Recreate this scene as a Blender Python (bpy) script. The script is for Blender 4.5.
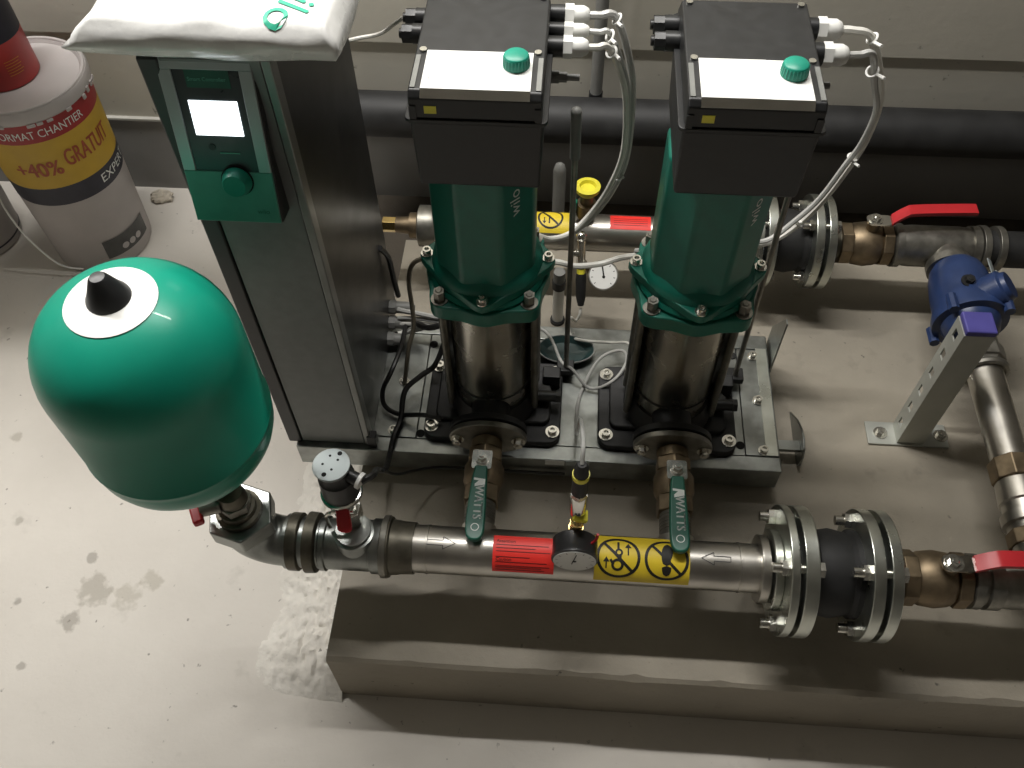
import bpy, bmesh, math, random
from mathutils import Vector, Matrix, noise
random.seed(7)
PI = math.pi
for o in list(bpy.data.objects): bpy.data.objects.remove(o)
scene = bpy.context.scene
COL = scene.collection

# ------------------------------------------------------------------ camera, world, lights, exposure
cam = bpy.data.cameras.new('camera'); cam_o = bpy.data.objects.new('camera', cam); COL.objects.link(cam_o)
cam.sensor_width = 36; cam.lens = 36 * 900 / 1024; cam.clip_start = 0.05
pitch, roll, yaw = math.radians(54.4244), math.radians(1.2703), math.radians(-5.0377)
fw = Vector((math.sin(yaw)*math.cos(pitch), math.cos(yaw)*math.cos(pitch), -math.sin(pitch)))
rt = Vector((math.cos(yaw), -math.sin(yaw), 0)); dn = fw.cross(rt)
r2 = math.cos(roll)*rt + math.sin(roll)*dn; d2 = -math.sin(roll)*rt + math.cos(roll)*dn
m = Matrix((r2, -d2, -fw)).transposed().to_4x4(); m.translation = Vector((0, 0, 1.45))
cam_o.matrix_world = m; scene.camera = cam_o
scene.view_settings.view_transform = 'Standard'; scene.view_settings.look = 'None'
scene.view_settings.gamma = 1; scene.view_settings.use_curve_mapping = False
scene.view_settings.exposure = 0.45
w = bpy.data.worlds.new('world'); scene.world = w; w.use_nodes = True
w.node_tree.nodes['Background'].inputs[0].default_value = (0.9, 0.95, 1.0, 1)
w.node_tree.nodes['Background'].inputs[1].default_value = 0.02
def area(name, loc, size, power, target, col=(1, .975, .935)):
    l = bpy.data.lights.new(name, 'AREA'); l.shape = 'RECTANGLE'; l.size, l.size_y = size
    l.energy = power; l.color = col
    o = bpy.data.objects.new(name, l); COL.objects.link(o); o.location = loc
    o.rotation_euler = (Vector(target) - Vector(loc)).to_track_quat('-Z', 'Y').to_euler()
    return o
area('tube_light_back', (-0.2, 1.31, 2.15), (1.2, .06), 26, (-0.2, 1.31, 0))      # ceiling tube over the rear header
area('tube_light_left', (-1.4, 1.42, 2.15), (1.2, .06), 34, (-1.35, 1.2, 0), (1, .975, .94))       # second tube to the left of the set

# ------------------------------------------------------------------ materials
def nd(nt, t, **kw):
    n = nt.nodes.new(t)
    for k, v in kw.items(): setattr(n, k, v)
    return n
def mat(name, c, rough=.5, metal=0., var=.08, scale=30., bump=0., spec=.5, rvar=.08, coat=0., c2=None, emit=None, trans=0., alpha=1., bscale=None):
    M = bpy.data.materials.new(name); M.use_nodes = True; nt = M.node_tree; b = nt.nodes['Principled BSDF']
    b.inputs['Base Color'].default_value = (*c, 1); b.inputs['Roughness'].default_value = rough
    b.inputs['Metallic'].default_value = metal; b.inputs['Specular IOR Level'].default_value = spec
    b.inputs['Coat Weight'].default_value = coat; b.inputs['Transmission Weight'].default_value = trans
    if emit: b.inputs['Emission Color'].default_value = (*emit[0], 1); b.inputs['Emission Strength'].default_value = emit[1]
    tc = nd(nt, 'ShaderNodeTexCoord'); nz = nd(nt, 'ShaderNodeTexNoise'); nz.inputs['Scale'].default_value = scale; nz.inputs['Detail'].default_value = 5
    nt.links.new(tc.outputs['Object'], nz.inputs['Vector'])
    if var or c2:
        mx = nd(nt, 'ShaderNodeMix', data_type='RGBA')
        a = tuple(max(0, x*(1-var)) for x in c); e = c2 or tuple(min(1, x*(1+var)) for x in c)
        mx.inputs[6].default_value = (*a, 1); mx.inputs[7].default_value = (*e, 1)
        rp = nd(nt, 'ShaderNodeValToRGB'); rp.color_ramp.elements[0].position = .35; rp.color_ramp.elements[1].position = .65
        nt.links.new(nz.outputs['Fac'], rp.inputs['Fac']); nt.links.new(rp.outputs['Color'], mx.inputs[0]); nt.links.new(mx.outputs[2], b.inputs['Base Color'])
    if rvar:
        mr = nd(nt, 'ShaderNodeMapRange'); mr.inputs[3].default_value = max(.02, rough-rvar); mr.inputs[4].default_value = min(1, rough+rvar)
        nt.links.new(nz.outputs['Fac'], mr.inputs[0]); nt.links.new(mr.outputs[0], b.inputs['Roughness'])
    if bump:
        bp = nd(nt, 'ShaderNodeBump'); bp.inputs['Strength'].default_value = bump; bp.inputs['Distance'].default_value = .003
        src = nz
        if bscale:
            src = nd(nt, 'ShaderNodeTexNoise'); src.inputs['Scale'].default_value = bscale; src.inputs['Detail'].default_value = 8
            nt.links.new(tc.outputs['Object'], src.inputs['Vector'])
        nt.links.new(src.outputs['Fac'], bp.inputs['Height']); nt.links.new(bp.outputs['Normal'], b.inputs['Normal'])
    return M
def concrete(name, base, dark, stain, bump=.25, speck=.5, mid=2.5):
    M = bpy.data.materials.new(name); M.use_nodes = True; nt = M.node_tree; b = nt.nodes['Principled BSDF']
    b.inputs['Roughness'].default_value = .62; b.inputs['Specular IOR Level'].default_value = .35
    tc = nd(nt, 'ShaderNodeTexCoord')
    def nz(s, d=6, r=.55):
        n = nd(nt, 'ShaderNodeTexNoise'); n.inputs['Scale'].default_value = s; n.inputs['Detail'].default_value = d; n.inputs['Roughness'].default_value = r
        nt.links.new(tc.outputs['Object'], n.inputs['Vector']); return n
    def ramp(n, p0, p1, v0=0., v1=1.):
        r = nd(nt, 'ShaderNodeValToRGB'); e = r.color_ramp.elements; e[0].position = p0; e[1].position = p1
        e[0].color = (v0, v0, v0, 1); e[1].color = (v1, v1, v1, 1); nt.links.new(n.outputs['Fac'], r.inputs['Fac']); return r
    def mix(f, a, c, kind='MIX'):
        x = nd(nt, 'ShaderNodeMix', data_type='RGBA', blend_type=kind); nt.links.new(f.outputs[0], x.inputs[0])
        for i, v in ((6, a), (7, c)):
            if isinstance(v, tuple): x.inputs[i].default_value = (*v, 1)
            else: nt.links.new(v.outputs[2], x.inputs[i])
        return x
    m1 = mix(ramp(nz(mid), .35, .7), base, dark)
    m2 = mix(ramp(nz(11, 4, .6), .63, .78, 0, speck), m1, stain)
    m3 = mix(ramp(nz(60, 3, .5), .70, .76, 0, .8), m2, tuple(x*.45 for x in stain))
    nt.links.new(m3.outputs[2], b.inputs['Base Color'])
    bp = nd(nt, 'ShaderNodeBump'); bp.inputs['Strength'].default_value = bump; bp.inputs['Distance'].default_value = .004
    nt.links.new(nz(45, 10, .65).outputs['Fac'], bp.inputs['Height']); nt.links.new(bp.outputs['Normal'], b.inputs['Normal'])
    return M
def spots(M, pts):        # worn pits of the slab, each with its own place and size
    nt = M.node_tree; b = nt.nodes['Principled BSDF']; src = b.inputs['Base Color'].links[0].from_socket
    tc = nd(nt, 'ShaderNodeTexCoord'); nz = nd(nt, 'ShaderNodeTexNoise'); nz.inputs['Scale'].default_value = 45; nz.inputs['Detail'].default_value = 5
    nt.links.new(tc.outputs['Object'], nz.inputs['Vector'])
    for x, y, r, c in pts:
        ds = nd(nt, 'ShaderNodeVectorMath', operation='DISTANCE'); ds.inputs[1].default_value = (x, y, -.17); nt.links.new(tc.outputs['Object'], ds.inputs[0])
        ad = nd(nt, 'ShaderNodeMath', operation='MULTIPLY_ADD'); ad.inputs[1].default_value = r*2.2; nt.links.new(nz.outputs['Fac'], ad.inputs[0]); nt.links.new(ds.outputs['Value'], ad.inputs[2])
        mr = nd(nt, 'ShaderNodeMapRange'); mr.inputs[1].default_value = r*1.7; mr.inputs[2].default_value = r*2.1; mr.inputs[3].default_value = .5; mr.inputs[4].default_value = 0
        nt.links.new(ad.outputs[0], mr.inputs[0]); mx = nd(nt, 'ShaderNodeMix', data_type='RGBA'); nt.links.new(mr.outputs[0], mx.inputs[0]); nt.links.new(src, mx.inputs[6]); mx.inputs[7].default_value = (*c, 1); src = mx.outputs[2]
    nt.links.new(src, b.inputs['Base Color'])
M = dict(
 floor=concrete('floor_concrete', (.62, .585, .53), (.53, .495, .445), (.37, .345, .305)),
 pad=concrete('pad_concrete', (.34, .305, .245), (.265, .24, .195), (.185, .168, .14), .5, .65, 4),
 mortar=concrete('rough_mortar', (.72, .69, .63), (.60, .57, .515), (.36, .335, .295), 1.0, .8, 14),
 wall=concrete('wall_paint', (.49, .465, .40), (.44, .42, .36), (.39, .37, .315), .15, .3),
 wall_low=concrete('wall_grey_paint', (.22, .215, .205), (.185, .18, .17), (.16, .155, .145), .15, .3),
 floor_brown=concrete('dark_brown_floor', (.075, .062, .045), (.055, .046, .036), (.035, .03, .024), .6, .6),
 other=mat('room_paint', (.27, .26, .245), .8),
 trim=mat('trim_grey', (.42, .41, .37), .6),
 ceil=mat('ceiling_grey', (.42, .41, .39), .8),
 green=mat('green_enamel', (.006, .25, .165), .36, 0, .05, 12, coat=.1, spec=.28, rvar=.04),
 mgreen=mat('green_motor_paint', (.004, .145, .10), .38, 0, .08, 40, bump=.05, rvar=.05),
 lgreen=mat('green_plastic', (.01, .25, .17), .42),
 plate=mat('teal_plate', (.085, .33, .25), .33),
 leverg=mat('green_lever_sleeve', (.008, .10, .065), .4),
 black=mat('black_plastic', (.012, .0125, .013), .42, 0, .15, 60, rvar=.08),
 blackg=mat('black_lacquer', (.018, .018, .018), .34, 0, .1, 20),
 castb=mat('black_cast_iron', (.014, .014, .015), .5, 0, .2, 80, bump=.2),
 rubber=mat('black_rubber', (.012, .012, .012), .65, 0, .2, 50, bump=.1),
 inox=mat('stainless_steel', (.48, .46, .41), .26, 1, .12, 18, rvar=.08),
 inoxd=mat('brushed_pipe_steel', (.52, .50, .46), .32, 1, .15, 14, rvar=.1),
 galv=mat('galvanised_steel', (.24, .25, .24), .34, 1, .1, 30, rvar=.12, c2=(.33, .345, .33)),
 postm=mat('post_zinc', (.46, .47, .43), .5, .6, .06, 20),
 zinc=mat('zinc_flange', (.58, .60, .55), .30, 1, .1, 25, rvar=.1),
 bolt=mat('bolt_zinc', (.66, .65, .60), .25, 1, .1, 60),
 chrome=mat('chrome', (.75, .74, .70), .14, 1, .05, 20),
 brass=mat('tarnished_brass', (.22, .17, .11), .48, .9, .25, 35, rvar=.12),
 brassb=mat('bright_brass', (.75, .55, .22), .2, 1, .08, 30),
 bronze=mat('bronze_grease', (.12, .11, .085), .45, .7, .3, 40, rvar=.15),
 iron=mat('grey_iron', (.26, .25, .22), .42, .9, .2, 50),
 red=mat('red_sleeve', (.46, .018, .024), .4),
 reds=mat('red_sticker', (.85, .035, .025), .5, var=.02),
 yel=mat('yellow_sticker', (.78, .58, .03), .5, var=.03),
 yelp=mat('yellow_plastic', (.75, .68, .05), .4),
 ink=mat('black_ink', (.012, .011, .008), .6, var=0),
 inkr=mat('dark_red_ink', (.12, .01, .01), .6, var=0),
 white=mat('white_plastic', (.72, .72, .69), .4, var=.03),
 panel=mat('white_panel_film', (.80, .80, .78), .18, var=.02, rvar=.03),
 bagm=mat('white_plastic_bag', (.74, .74, .72), .28, 0, .05, 25, bump=.3, bscale=40),
 doorg=mat('grey_door_paint', (.17, .18, .175), .42, 0, .06, 60, rvar=.05),
 edgeg=mat('grey_edge_profile', (.23, .235, .225), .35, .4),
 bezel=mat('silver_bezel', (.38, .42, .42), .35, .5, var=.03),
 dgrey=mat('dark_screen_surround', (.035, .045, .048), .3),
 screen=mat('lit_screen', (.9, .95, 1), .3, var=0, rvar=0, emit=((.88, .96, 1.0), 2.2)),
 cable=mat('grey_cable', (.44, .44, .42), .3, 0, .08, 30),
 cablew=mat('white_cable', (.66, .65, .60), .4),
 cableb=mat('black_cable', (.012, .012, .012), .4),
 tan=mat('tan_cable', (.17, .15, .11), .45),
 blue=mat('blue_epoxy', (.018, .036, .105), .38, 0, .15, 30, bump=.1),
 violet=mat('violet_plastic', (.065, .058, .25), .45),
 glass=mat('gauge_glass', (.62, .62, .59), .12, var=.02, rvar=.02),
 pail=mat('white_pail', (.44, .41, .40), .5, 0, .08, 8),
 navy=mat('navy_band', (.022, .022, .035), .5, var=.15, scale=60),
 yelb=mat('mustard_band', (.52, .33, .03), .55, var=.06, scale=15),
 redb=mat('crimson_band', (.32, .018, .02), .5, var=.1, scale=15),
 lred=mat('red_can_paint', (.46, .02, .015), .35, 0, .15, 12),
 orange=mat('orange_ink', (.65, .25, .03), .5),
 printgrey=mat('grey_print', (.07, .07, .068), .5, var=.2, scale=40),
 insul=mat('black_insulation', (.016, .016, .016), .6, 0, .25, 20, bump=.1),
 pvc=mat('grey_conduit', (.17, .17, .16), .5),
 rock=mat('pale_rubble', (.5, .45, .37), .85, 0, .2, 40, bump=.6),
 dark=mat('dark_void', (.004, .004, .004), .8, var=0),
 clear=mat('clear_ring', (.8, .82, .8), .1, var=0, rvar=0, trans=.7),
 teal=mat('dark_teal_plastic', (.02, .045, .045), .3),
 wink=mat('white_ink', (.72, .75, .72), .5, var=0), gink=mat('green_ink', (.01, .36, .22), .5, var=0),
 pgink=mat('pale_green_ink', (.12, .42, .33), .5, var=0), faint=mat('faint_grey_ink', (.55, .55, .54), .5, var=0),
 redink=mat('red_brown_ink', (.33, .06, .02), .5, var=0),
)

spots(M['floor'], [(-.865, .622, .035, (.25, .225, .18)), (-.897, .561, .022, (.17, .15, .12)), (-.80, .615, .03, (.36, .33, .27)), (-.76, .65, .022, (.34, .31, .25)),
                   (-1.003, .589, .010, (.12, .11, .09)), (-.893, .687, .014, (.16, .145, .12)), (-1.067, .758, .013, (.25, .23, .19)), (-.70, .30, .012, (.2, .18, .15)), (-1.15, .95, .016, (.3, .27, .22)), (-.95, .47, .01, (.18, .16, .13))])
# ------------------------------------------------------------------ mesh helpers
def frame(d):
    d = Vector(d).normalized(); u = Vector((0, 0, 1)) if abs(d.z) < .95 else Vector((1, 0, 0))
    x = d.cross(u).normalized(); y = d.cross(x).normalized(); return x, y, d
def spline(pts, k=6, closed=False):
    P = [Vector(p) for p in pts]; out = []; n = len(P)
    if n < 3: return P
    for i in range(n if closed else n-1):
        a, b, c, d = (P[(i+j-1) % n] for j in range(4)) if closed else (P[max(i-1, 0)], P[i], P[i+1], P[min(i+2, n-1)])
        for s in range(k):
            t = s/k; out.append(.5*((2*b) + (c-a)*t + (2*a-5*b+4*c-d)*t*t + (3*b-a-3*c+d)*t**3))
    if not closed: out.append(P[-1])
    return out
class MB:
    def __init__(s): s.v = []; s.f = []
    def add(s, vs, fs):
        k = len(s.v); s.v += [tuple(v) for v in vs]; s.f += [tuple(i+k for i in f) for f in fs]; return s
    def box(s, a, b):
        (x0, y0, z0), (x1, y1, z1) = a, b
        return s.add([(x0,y0,z0),(x1,y0,z0),(x1,y1,z0),(x0,y1,z0),(x0,y0,z1),(x1,y0,z1),(x1,y1,z1),(x0,y1,z1)],
                     [(3,2,1,0),(4,5,6,7),(0,1,5,4),(1,2,6,5),(2,3,7,6),(3,0,4,7)])
    def obox(s, c, size, R):
        t = MB().box([-x/2 for x in size], [x/2 for x in size]); R = R.to_3x3()
        return s.add([Vector(c) + R @ Vector(v) for v in t.v], t.f)
    def lathe(s, p, d, prof, n=28, rot=0., cap=True, loop=False):
        x, y, d = frame(d); p = Vector(p); k = len(s.v); m = len(prof)
        for t, r in prof:
            for i in range(n):
                a = 2*PI*i/n + rot; s.v.append(tuple(p + d*t + (x*math.cos(a) + y*math.sin(a))*r))
        for j in range(m if loop else m-1):
            for i in range(n):
                a, b = k+j*n+i, k+j*n+(i+1) % n; c, e = k+((j+1) % m)*n+(i+1) % n, k+((j+1) % m)*n+i
                s.f.append((a, e, c, b))
        if cap and not loop:
            s.f.append(tuple(k+i for i in range(n))); s.f.append(tuple(k+(m-1)*n+i for i in reversed(range(n))))
        return s
    def cyl(s, p0, p1, r0, r1=None, n=24, rot=0., cap=True):
        p0, p1 = Vector(p0), Vector(p1)
        return s.lathe(p0, p1-p0, [(0, r0), ((p1-p0).length, r0 if r1 is None else r1)], n, rot, cap)
    def ring(s, p, d, h, ro, ri, n=32):
        return s.lathe(p, d, [(0, ri), (0, ro), (h, ro), (h, ri)], n, loop=True)
    def torus(s, p, d, R, r, n=28, m=8):
        return s.lathe(p, d, [(r*math.sin(2*PI*j/m), R + r*math.cos(2*PI*j/m)) for j in range(m)], n, loop=True)
    def tube(s, pts, r, n=8, k=6, closed=False):
        P = spline(pts, k, closed); N = len(P); kk = len(s.v); prev = None
        for i, p in enumerate(P):
            if closed: t = P[(i+1) % N] - P[i-1]
            else: t = P[min(i+1, N-1)] - P[max(i-1, 0)]
            t.normalize()
            if prev is None: x, y, _ = frame(t)
            else:
                x = (prev - t*prev.dot(t)).normalized(); y = t.cross(x)
            prev = x
            for q in range(n):
                a = 2*PI*q/n; s.v.append(tuple(p + (x*math.cos(a) + y*math.sin(a))*r))
        for i in range(N if closed else N-1):
            for q in range(n):
                s.f.append((kk+i*n+q, kk+i*n+(q+1) % n, kk+((i+1) % N)*n+(q+1) % n, kk+((i+1) % N)*n+q))
        if not closed:
            s.f.append(tuple(kk+q for q in reversed(range(n)))); s.f.append(tuple(kk+(N-1)*n+q for q in range(n)))
        return s
    def prism(s, poly, o, u, v, h):
        o, u, v = Vector(o), Vector(u), Vector(v); w = u.cross(v).normalized()*h; n = len(poly); k = len(s.v)
        for d in (Vector(), w):
            for a, b in poly: s.v.append(tuple(o + u*a + v*b + d))
        s.f.append(tuple(k+i for i in reversed(range(n)))); s.f.append(tuple(k+n+i for i in range(n)))
        for i in range(n): j = (i+1) % n; s.f.append((k+i, k+j, k+n+j, k+n+i))
        return s
    def sphere(s, c, r, n=16, m=8, sc=(1, 1, 1)):
        c = Vector(c); k = len(s.v); s.v.append(tuple(c + Vector((0, 0, -r*sc[2]))))
        for j in range(1, m):
            t = PI*j/m
            for i in range(n):
                a = 2*PI*i/n; s.v.append(tuple(c + Vector((r*sc[0]*math.sin(t)*math.cos(a), r*sc[1]*math.sin(t)*math.sin(a), -r*sc[2]*math.cos(t)))))
        s.v.append(tuple(c + Vector((0, 0, r*sc[2])))); L = len(s.v)-1
        for i in range(n):
            s.f.append((k, k+1+(i+1) % n, k+1+i)); s.f.append((L, L-n+i, L-n+(i+1) % n))
            for j in range(m-2): a = k+1+j*n; s.f.append((a+i, a+(i+1) % n, a+n+(i+1) % n, a+n+i))
        return s
    def build(s, name, mt, parent=None, at=(0, 0, 0), bevel=0., flat=False, ang=38, seg=2):
        me = bpy.data.meshes.new(name); me.from_pydata(s.v, [], s.f); me.validate()
        bm = bmesh.new(); bm.from_mesh(me); bmesh.ops.recalc_face_normals(bm, faces=bm.faces); bm.to_mesh(me); bm.free()
        if not flat:
            me.polygons.foreach_set('use_smooth', [True]*len(me.polygons)); me.set_sharp_from_angle(angle=math.radians(ang))
        me.materials.append(M[mt]); o = bpy.data.objects.new(name, me); COL.objects.link(o)
        if bevel:
            b = o.modifiers.new('bevel', 'BEVEL'); b.width = bevel; b.segments = seg; b.limit_method = 'ANGLE'; b.angle_limit = math.radians(40); b.harden_normals = True
        if parent is not None:
            o.parent = parent; o.location = Vector(at) - ORG.get(parent.name, Vector())
        else: o.location = at
        return o
ORG = {}                    # world position of each thing's empty; sub-parts sit at their part's own origin
def thing(name, label, cat, loc, group=None):
    o = bpy.data.objects.new(name, None); COL.objects.link(o); o.location = loc; o.empty_display_size = .05
    ORG[o.name] = Vector(loc); tag(o, label, cat, group); return o
def tag(o, label, cat, group=None):
    o['label'] = label; o['category'] = cat
    if group: o['group'] = group
    return o
def struct(o): o['kind'] = 'structure'; return o
def dup(root, loc, label):
    r = root.copy(); COL.objects.link(r); r.location = loc; r['label'] = label; ORG[r.name] = Vector(loc)
    for ch in list(root.children):
        c = ch.copy(); COL.objects.link(c); c.parent = r
        for g in list(ch.children):
            d = g.copy(); COL.objects.link(d); d.parent = c
    return r
def rrect(w, h, r, n=5, cx=0, cy=0):
    out = []
    for (sx, sy, a0) in ((1, 1, 0), (-1, 1, 90), (-1, -1, 180), (1, -1, 270)):
        for i in range(n+1):
            a = math.radians(a0 + 90*i/n); out.append((cx + sx*(w/2-r) + r*math.cos(a), cy + sy*(h/2-r) + r*math.sin(a)))
    return out
_dg = []
def text2d(txt, size, align='CENTER'):
    cu = bpy.data.curves.new('t', 'FONT'); cu.body = txt; cu.size = size; cu.align_x = align; cu.align_y = 'CENTER'; cu.resolution_u = 3
    o = bpy.data.objects.new('t', cu); COL.objects.link(o)
    dg = bpy.context.evaluated_depsgraph_get(); dg.update()
    me = bpy.data.meshes.new_from_object(o.evaluated_get(dg))
    bm = bmesh.new(); bm.from_mesh(me); bmesh.ops.triangulate(bm, faces=bm.faces)
    v = [(q.co.x, q.co.y) for q in bm.verts]; f = [tuple(x.index for x in q.verts) for q in bm.faces]
    bm.free(); bpy.data.objects.remove(o); bpy.data.curves.remove(cu); bpy.data.meshes.remove(me)
    return v, f
def plane_map(o, u, v):
    o, u, v = Vector(o), Vector(u).normalized(), Vector(v).normalized()
    return lambda a, b: o + u*a + v*b
def xcyl(yc, zc, r, x0, phi0):      # label frame on a pipe along X: u = X, v up the pipe's skin
    return lambda a, b: Vector((x0+a, yc - r*math.sin(phi0 - b/r), zc + r*math.cos(phi0 - b/r)))
def text(txt, size, fmap, name, mt, parent, at=(0, 0, 0), sx=1., lift=None, bold=0):
    v, f = text2d(txt, size); b = MB(); offs = [0] if not bold else [-bold, 0, bold]
    for q in offs: b.add([fmap(x*sx+q, y) for x, y in v], f)
    return b.build(name, mt, parent, at, flat=True)
def patch(fmap, w, h, nx=2, ny=10, poly=None):
    b = MB(); vs = [fmap(-w/2 + w*i/nx, -h/2 + h*j/ny) for j in range(ny+1) for i in range(nx+1)]
    return b.add(vs, [(j*(nx+1)+i, j*(nx+1)+i+1, (j+1)*(nx+1)+i+1, (j+1)*(nx+1)+i) for j in range(ny) for i in range(nx)])
def ring2(b, fmap, cx, cy, ro, ri, n=40):
    vs = [fmap(cx + r*math.cos(2*PI*i/n), cy + r*math.sin(2*PI*i/n)) for r in (ro, ri) for i in range(n)]
    b.add(vs, [(i, (i+1) % n, n+(i+1) % n, n+i) for i in range(n)])
def bar2(b, fmap, p, q, w, n=10):
    (x0, y0), (x1, y1) = p, q; L = math.hypot(x1-x0, y1-y0); nx, ny = -(y1-y0)/L*w/2, (x1-x0)/L*w/2; vs = []
    for i in range(n+1):
        t = i/n; x, y = x0+(x1-x0)*t, y0+(y1-y0)*t; vs += [fmap(x+nx, y+ny), fmap(x-nx, y-ny)]
    b.add(vs, [(2*i, 2*i+1, 2*i+3, 2*i+2) for i in range(n)])
def poly2(b, fmap, pts): b.add([fmap(*p) for p in pts], [tuple(range(len(pts)))])
def fill2(b, fmap, pts, n=14):      # closed outline filled in thin rows so that it follows a curved skin
    vs = [p[1] for p in pts]; lo, hi = min(vs), max(vs); out = []
    for i in range(n+1):
        y = lo + (hi-lo)*(.002 + .996*i/n); xs = []
        for (x0, y0), (x1, y1) in zip(pts, pts[1:]+pts[:1]):
            if (y0 <= y) != (y1 <= y): xs.append(x0 + (x1-x0)*(y-y0)/(y1-y0))
        out += [fmap(min(xs), y), fmap(max(xs), y)]
    b.add(out, [(2*i, 2*i+1, 2*i+3, 2*i+2) for i in range(n)])
def hexbolt(p, d, r, h, washer=True, n=6):
    b = MB(); d = Vector(d).normalized(); p = Vector(p)
    if washer: b.cyl(p, p+d*.002, r*1.55, n=20); p = p + d*.002
    b.cyl(p, p+d*h, r, n=n); b.cyl(p+d*h, p+d*(h+.0012), r*.6, r*.45, n=12)
    return b
def socket(p, r, h):
    b = MB(); p = Vector(p); d = Vector((0, 0, 1))
    b.cyl(p, p+d*.0022, r*1.5, n=20); b.lathe(p+d*.0022, d, [(0, r), (h, r), (h, r*.58), (h*.55, r*.5)], 16)
    return b

# ------------------------------------------------------------------ the room
FZ = -.17                                                 # floor level; the pad top is z = 0
WY = 1.735                                                # face of the back wall
struct(MB().box((-2.6, -2.6, FZ-.1), (2.6, WY, FZ)).build('floor', 'floor'))
struct(MB().box((-2.6, WY, FZ), (2.6, WY+.1, .052)).build('wall_back', 'wall_low'))
struct(MB().box((-2.6, WY+.004, .052), (2.6, WY+.1, .285)).build('wall_back.001', 'wall'))
struct(MB().box((-2.6, WY-.003, .285), (2.6, WY+.1, 2.6)).build('wall_back.002', 'wall'))
struct(MB().box((-2.6, WY-.006, .049), (2.6, WY+.02, .056)).build('trim_1', 'trim', bevel=.001))
struct(MB().box((-2.7, -2.6, FZ), (-2.6, WY+.1, 2.6)).build('wall_left', 'other'))
struct(MB().box((2.6, -2.6, FZ), (2.7, WY+.1, 2.6)).build('wall_right', 'other'))
struct(MB().box((-2.7, -2.7, FZ), (2.7, -2.6, 2.6)).build('wall_front', 'other'))
struct(MB().box((-2.7, -2.7, 2.6), (2.7, WY+.1, 2.7)).build('ceiling', 'ceil'))
struct(MB().box((-2.6, 1.27, 1.20), (-.47, 1.50, 1.32)).build('shade_box', 'galv'))      # unseen box added above the view to shade the paint pails
# low concrete pad with a worn front arris and a feathered mortar flank
PADX, PADY = -.356, .464
def pad():
    b = MB(); N = 150; xs = [PADX + 2.9*i/N for i in range(N+1)]; rows = []
    for x in xs:
        n1 = noise.noise((x*9, 1.3, 0))*.0025; n2 = noise.noise((x*30, 7.7, 0)); c = max(0, n2)*.006
        rows.append([(x, 1.415, 0), (x, .60, 0), (x, PADY+.030+n1*2, 0), (x, PADY+.006+c, -.0005), (x, PADY+n1, -.006-c), (x, PADY-.001+n1*.5, -.09), (x, PADY-.004, FZ-.002)])
    m = 7
    b.add([p for r in rows for p in r], [(i*m+j, i*m+j+1, (i+1)*m+j+1, (i+1)*m+j) for i in range(N) for j in range(m-1)])
    k = len(b.v); b.add([(PADX, 1.415, FZ), (PADX+2.9, 1.415, FZ)], []); b.f.append((0, 1, 2, 3, 4, 5, 6, k)); b.f.append((0, N*m, k+1, k))
    return b.build('concrete_pad', 'pad', ang=25)
struct(pad())
struct(MB().box((-.52, 1.416, FZ-.02), (2.6, WY-.0005, FZ+.004)).build('floor.001', 'floor_brown'))  # darker brown strip of the lower floor behind the pad
# rough mortar spill on the lower floor along the left side of the pad
def mortar():
    b = MB(); nx, ny = 50, 120; vs = []
    for j in range(ny+1):
        y = .44 + .62*j/ny
        for i in range(nx+1):
            t = i/nx; x = PADX + .002 - (.175 + .03*noise.noise((y*9, 3, 0)))*t
            e = math.sin(PI*min(1, (y-.44)/.10)/2)
            z = FZ - .004 + e*(.045*(1-t)**1.6 + (.010*noise.noise((x*40, y*40, 2)) + .009*noise.noise((x*110, y*110, 5)) + .004*noise.noise((x*240, y*240, 9)) + .012)*(1-t**3))
            vs.append((x, y, z))
    b.add(vs, [(j*(nx+1)+i, j*(nx+1)+i+1, (j+1)*(nx+1)+i+1, (j+1)*(nx+1)+i) for j in range(ny) for i in range(nx)])
    return b.build('mortar_spill', 'mortar', ang=60)
struct(mortar())

# ------------------------------------------------------------------ pipes on the back wall
t = thing('insulated_pipe', 'thick black insulated pipe running along the grey back wall', 'pipe', (.9, WY-.075, .12))
PIY, PIZ = WY-.075, .150
MB().cyl((-.52, PIY, PIZ), (2.59, PIY, PIZ), .051, n=32).build('insulation', 'insul', t)
for x in (-.2, 1.2):
    MB().ring((x, PIY, PIZ), (1, 0, 0), .02, .0525, .04).build('clamp_band', 'rubber', t)
    MB().box((x+.002, PIY+.03, PIZ-.008), (x+.018, WY+.006, PIZ+.008)).build('wall_bracket', 'galv', t)
t = thing('conduit', 'short grey vertical conduit dropping down the wall to the black pipe', 'pipe', (.052, WY-.03, .2))
MB().cyl((.052, WY-.03, .19), (.052, WY-.03, 2.59), .0135, n=16).build('tube', 'pvc', t)
MB().cyl((.052, WY-.03, .18), (.052, WY-.03, .195), .0155, n=16).build('collar', 'black', t)
MB().box((.038, WY-.02, .30), (.066, WY-.0032, .312)).build('clip', 'pvc', t)
t = thing('standpipe', 'grey round-topped upright tube rising behind the rear header pipe', 'pipe', (-.018, 1.42, 0))
MB().lathe((-.018, 1.42, 0), (0, 0, 1), [(0, .013), (.215, .013), (.226, .010), (.231, .004)], 16).build('tube', 'pvc', t)
MB().cyl((-.018, 1.42, 0), (-.018, 1.42, .01), .019, n=16).build('socket', 'pvc', t)
t = thing('drain_stub', 'short white upright pipe with black collar between pumps and rear header', 'pipe', (-.008, 1.2, 0))
MB().cyl((-.008, 1.2, 0), (-.008, 1.2, .115), .011, n=16).build('tube', 'white', t)
MB().cyl((-.008, 1.2, .105), (-.008, 1.2, .125), .0135, n=16).build('collar', 'black', t)
MB().cyl((-.008, 1.2, .125), (-.008, 1.2, .150), .0115, n=16).build('cap', 'pvc', t)
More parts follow.
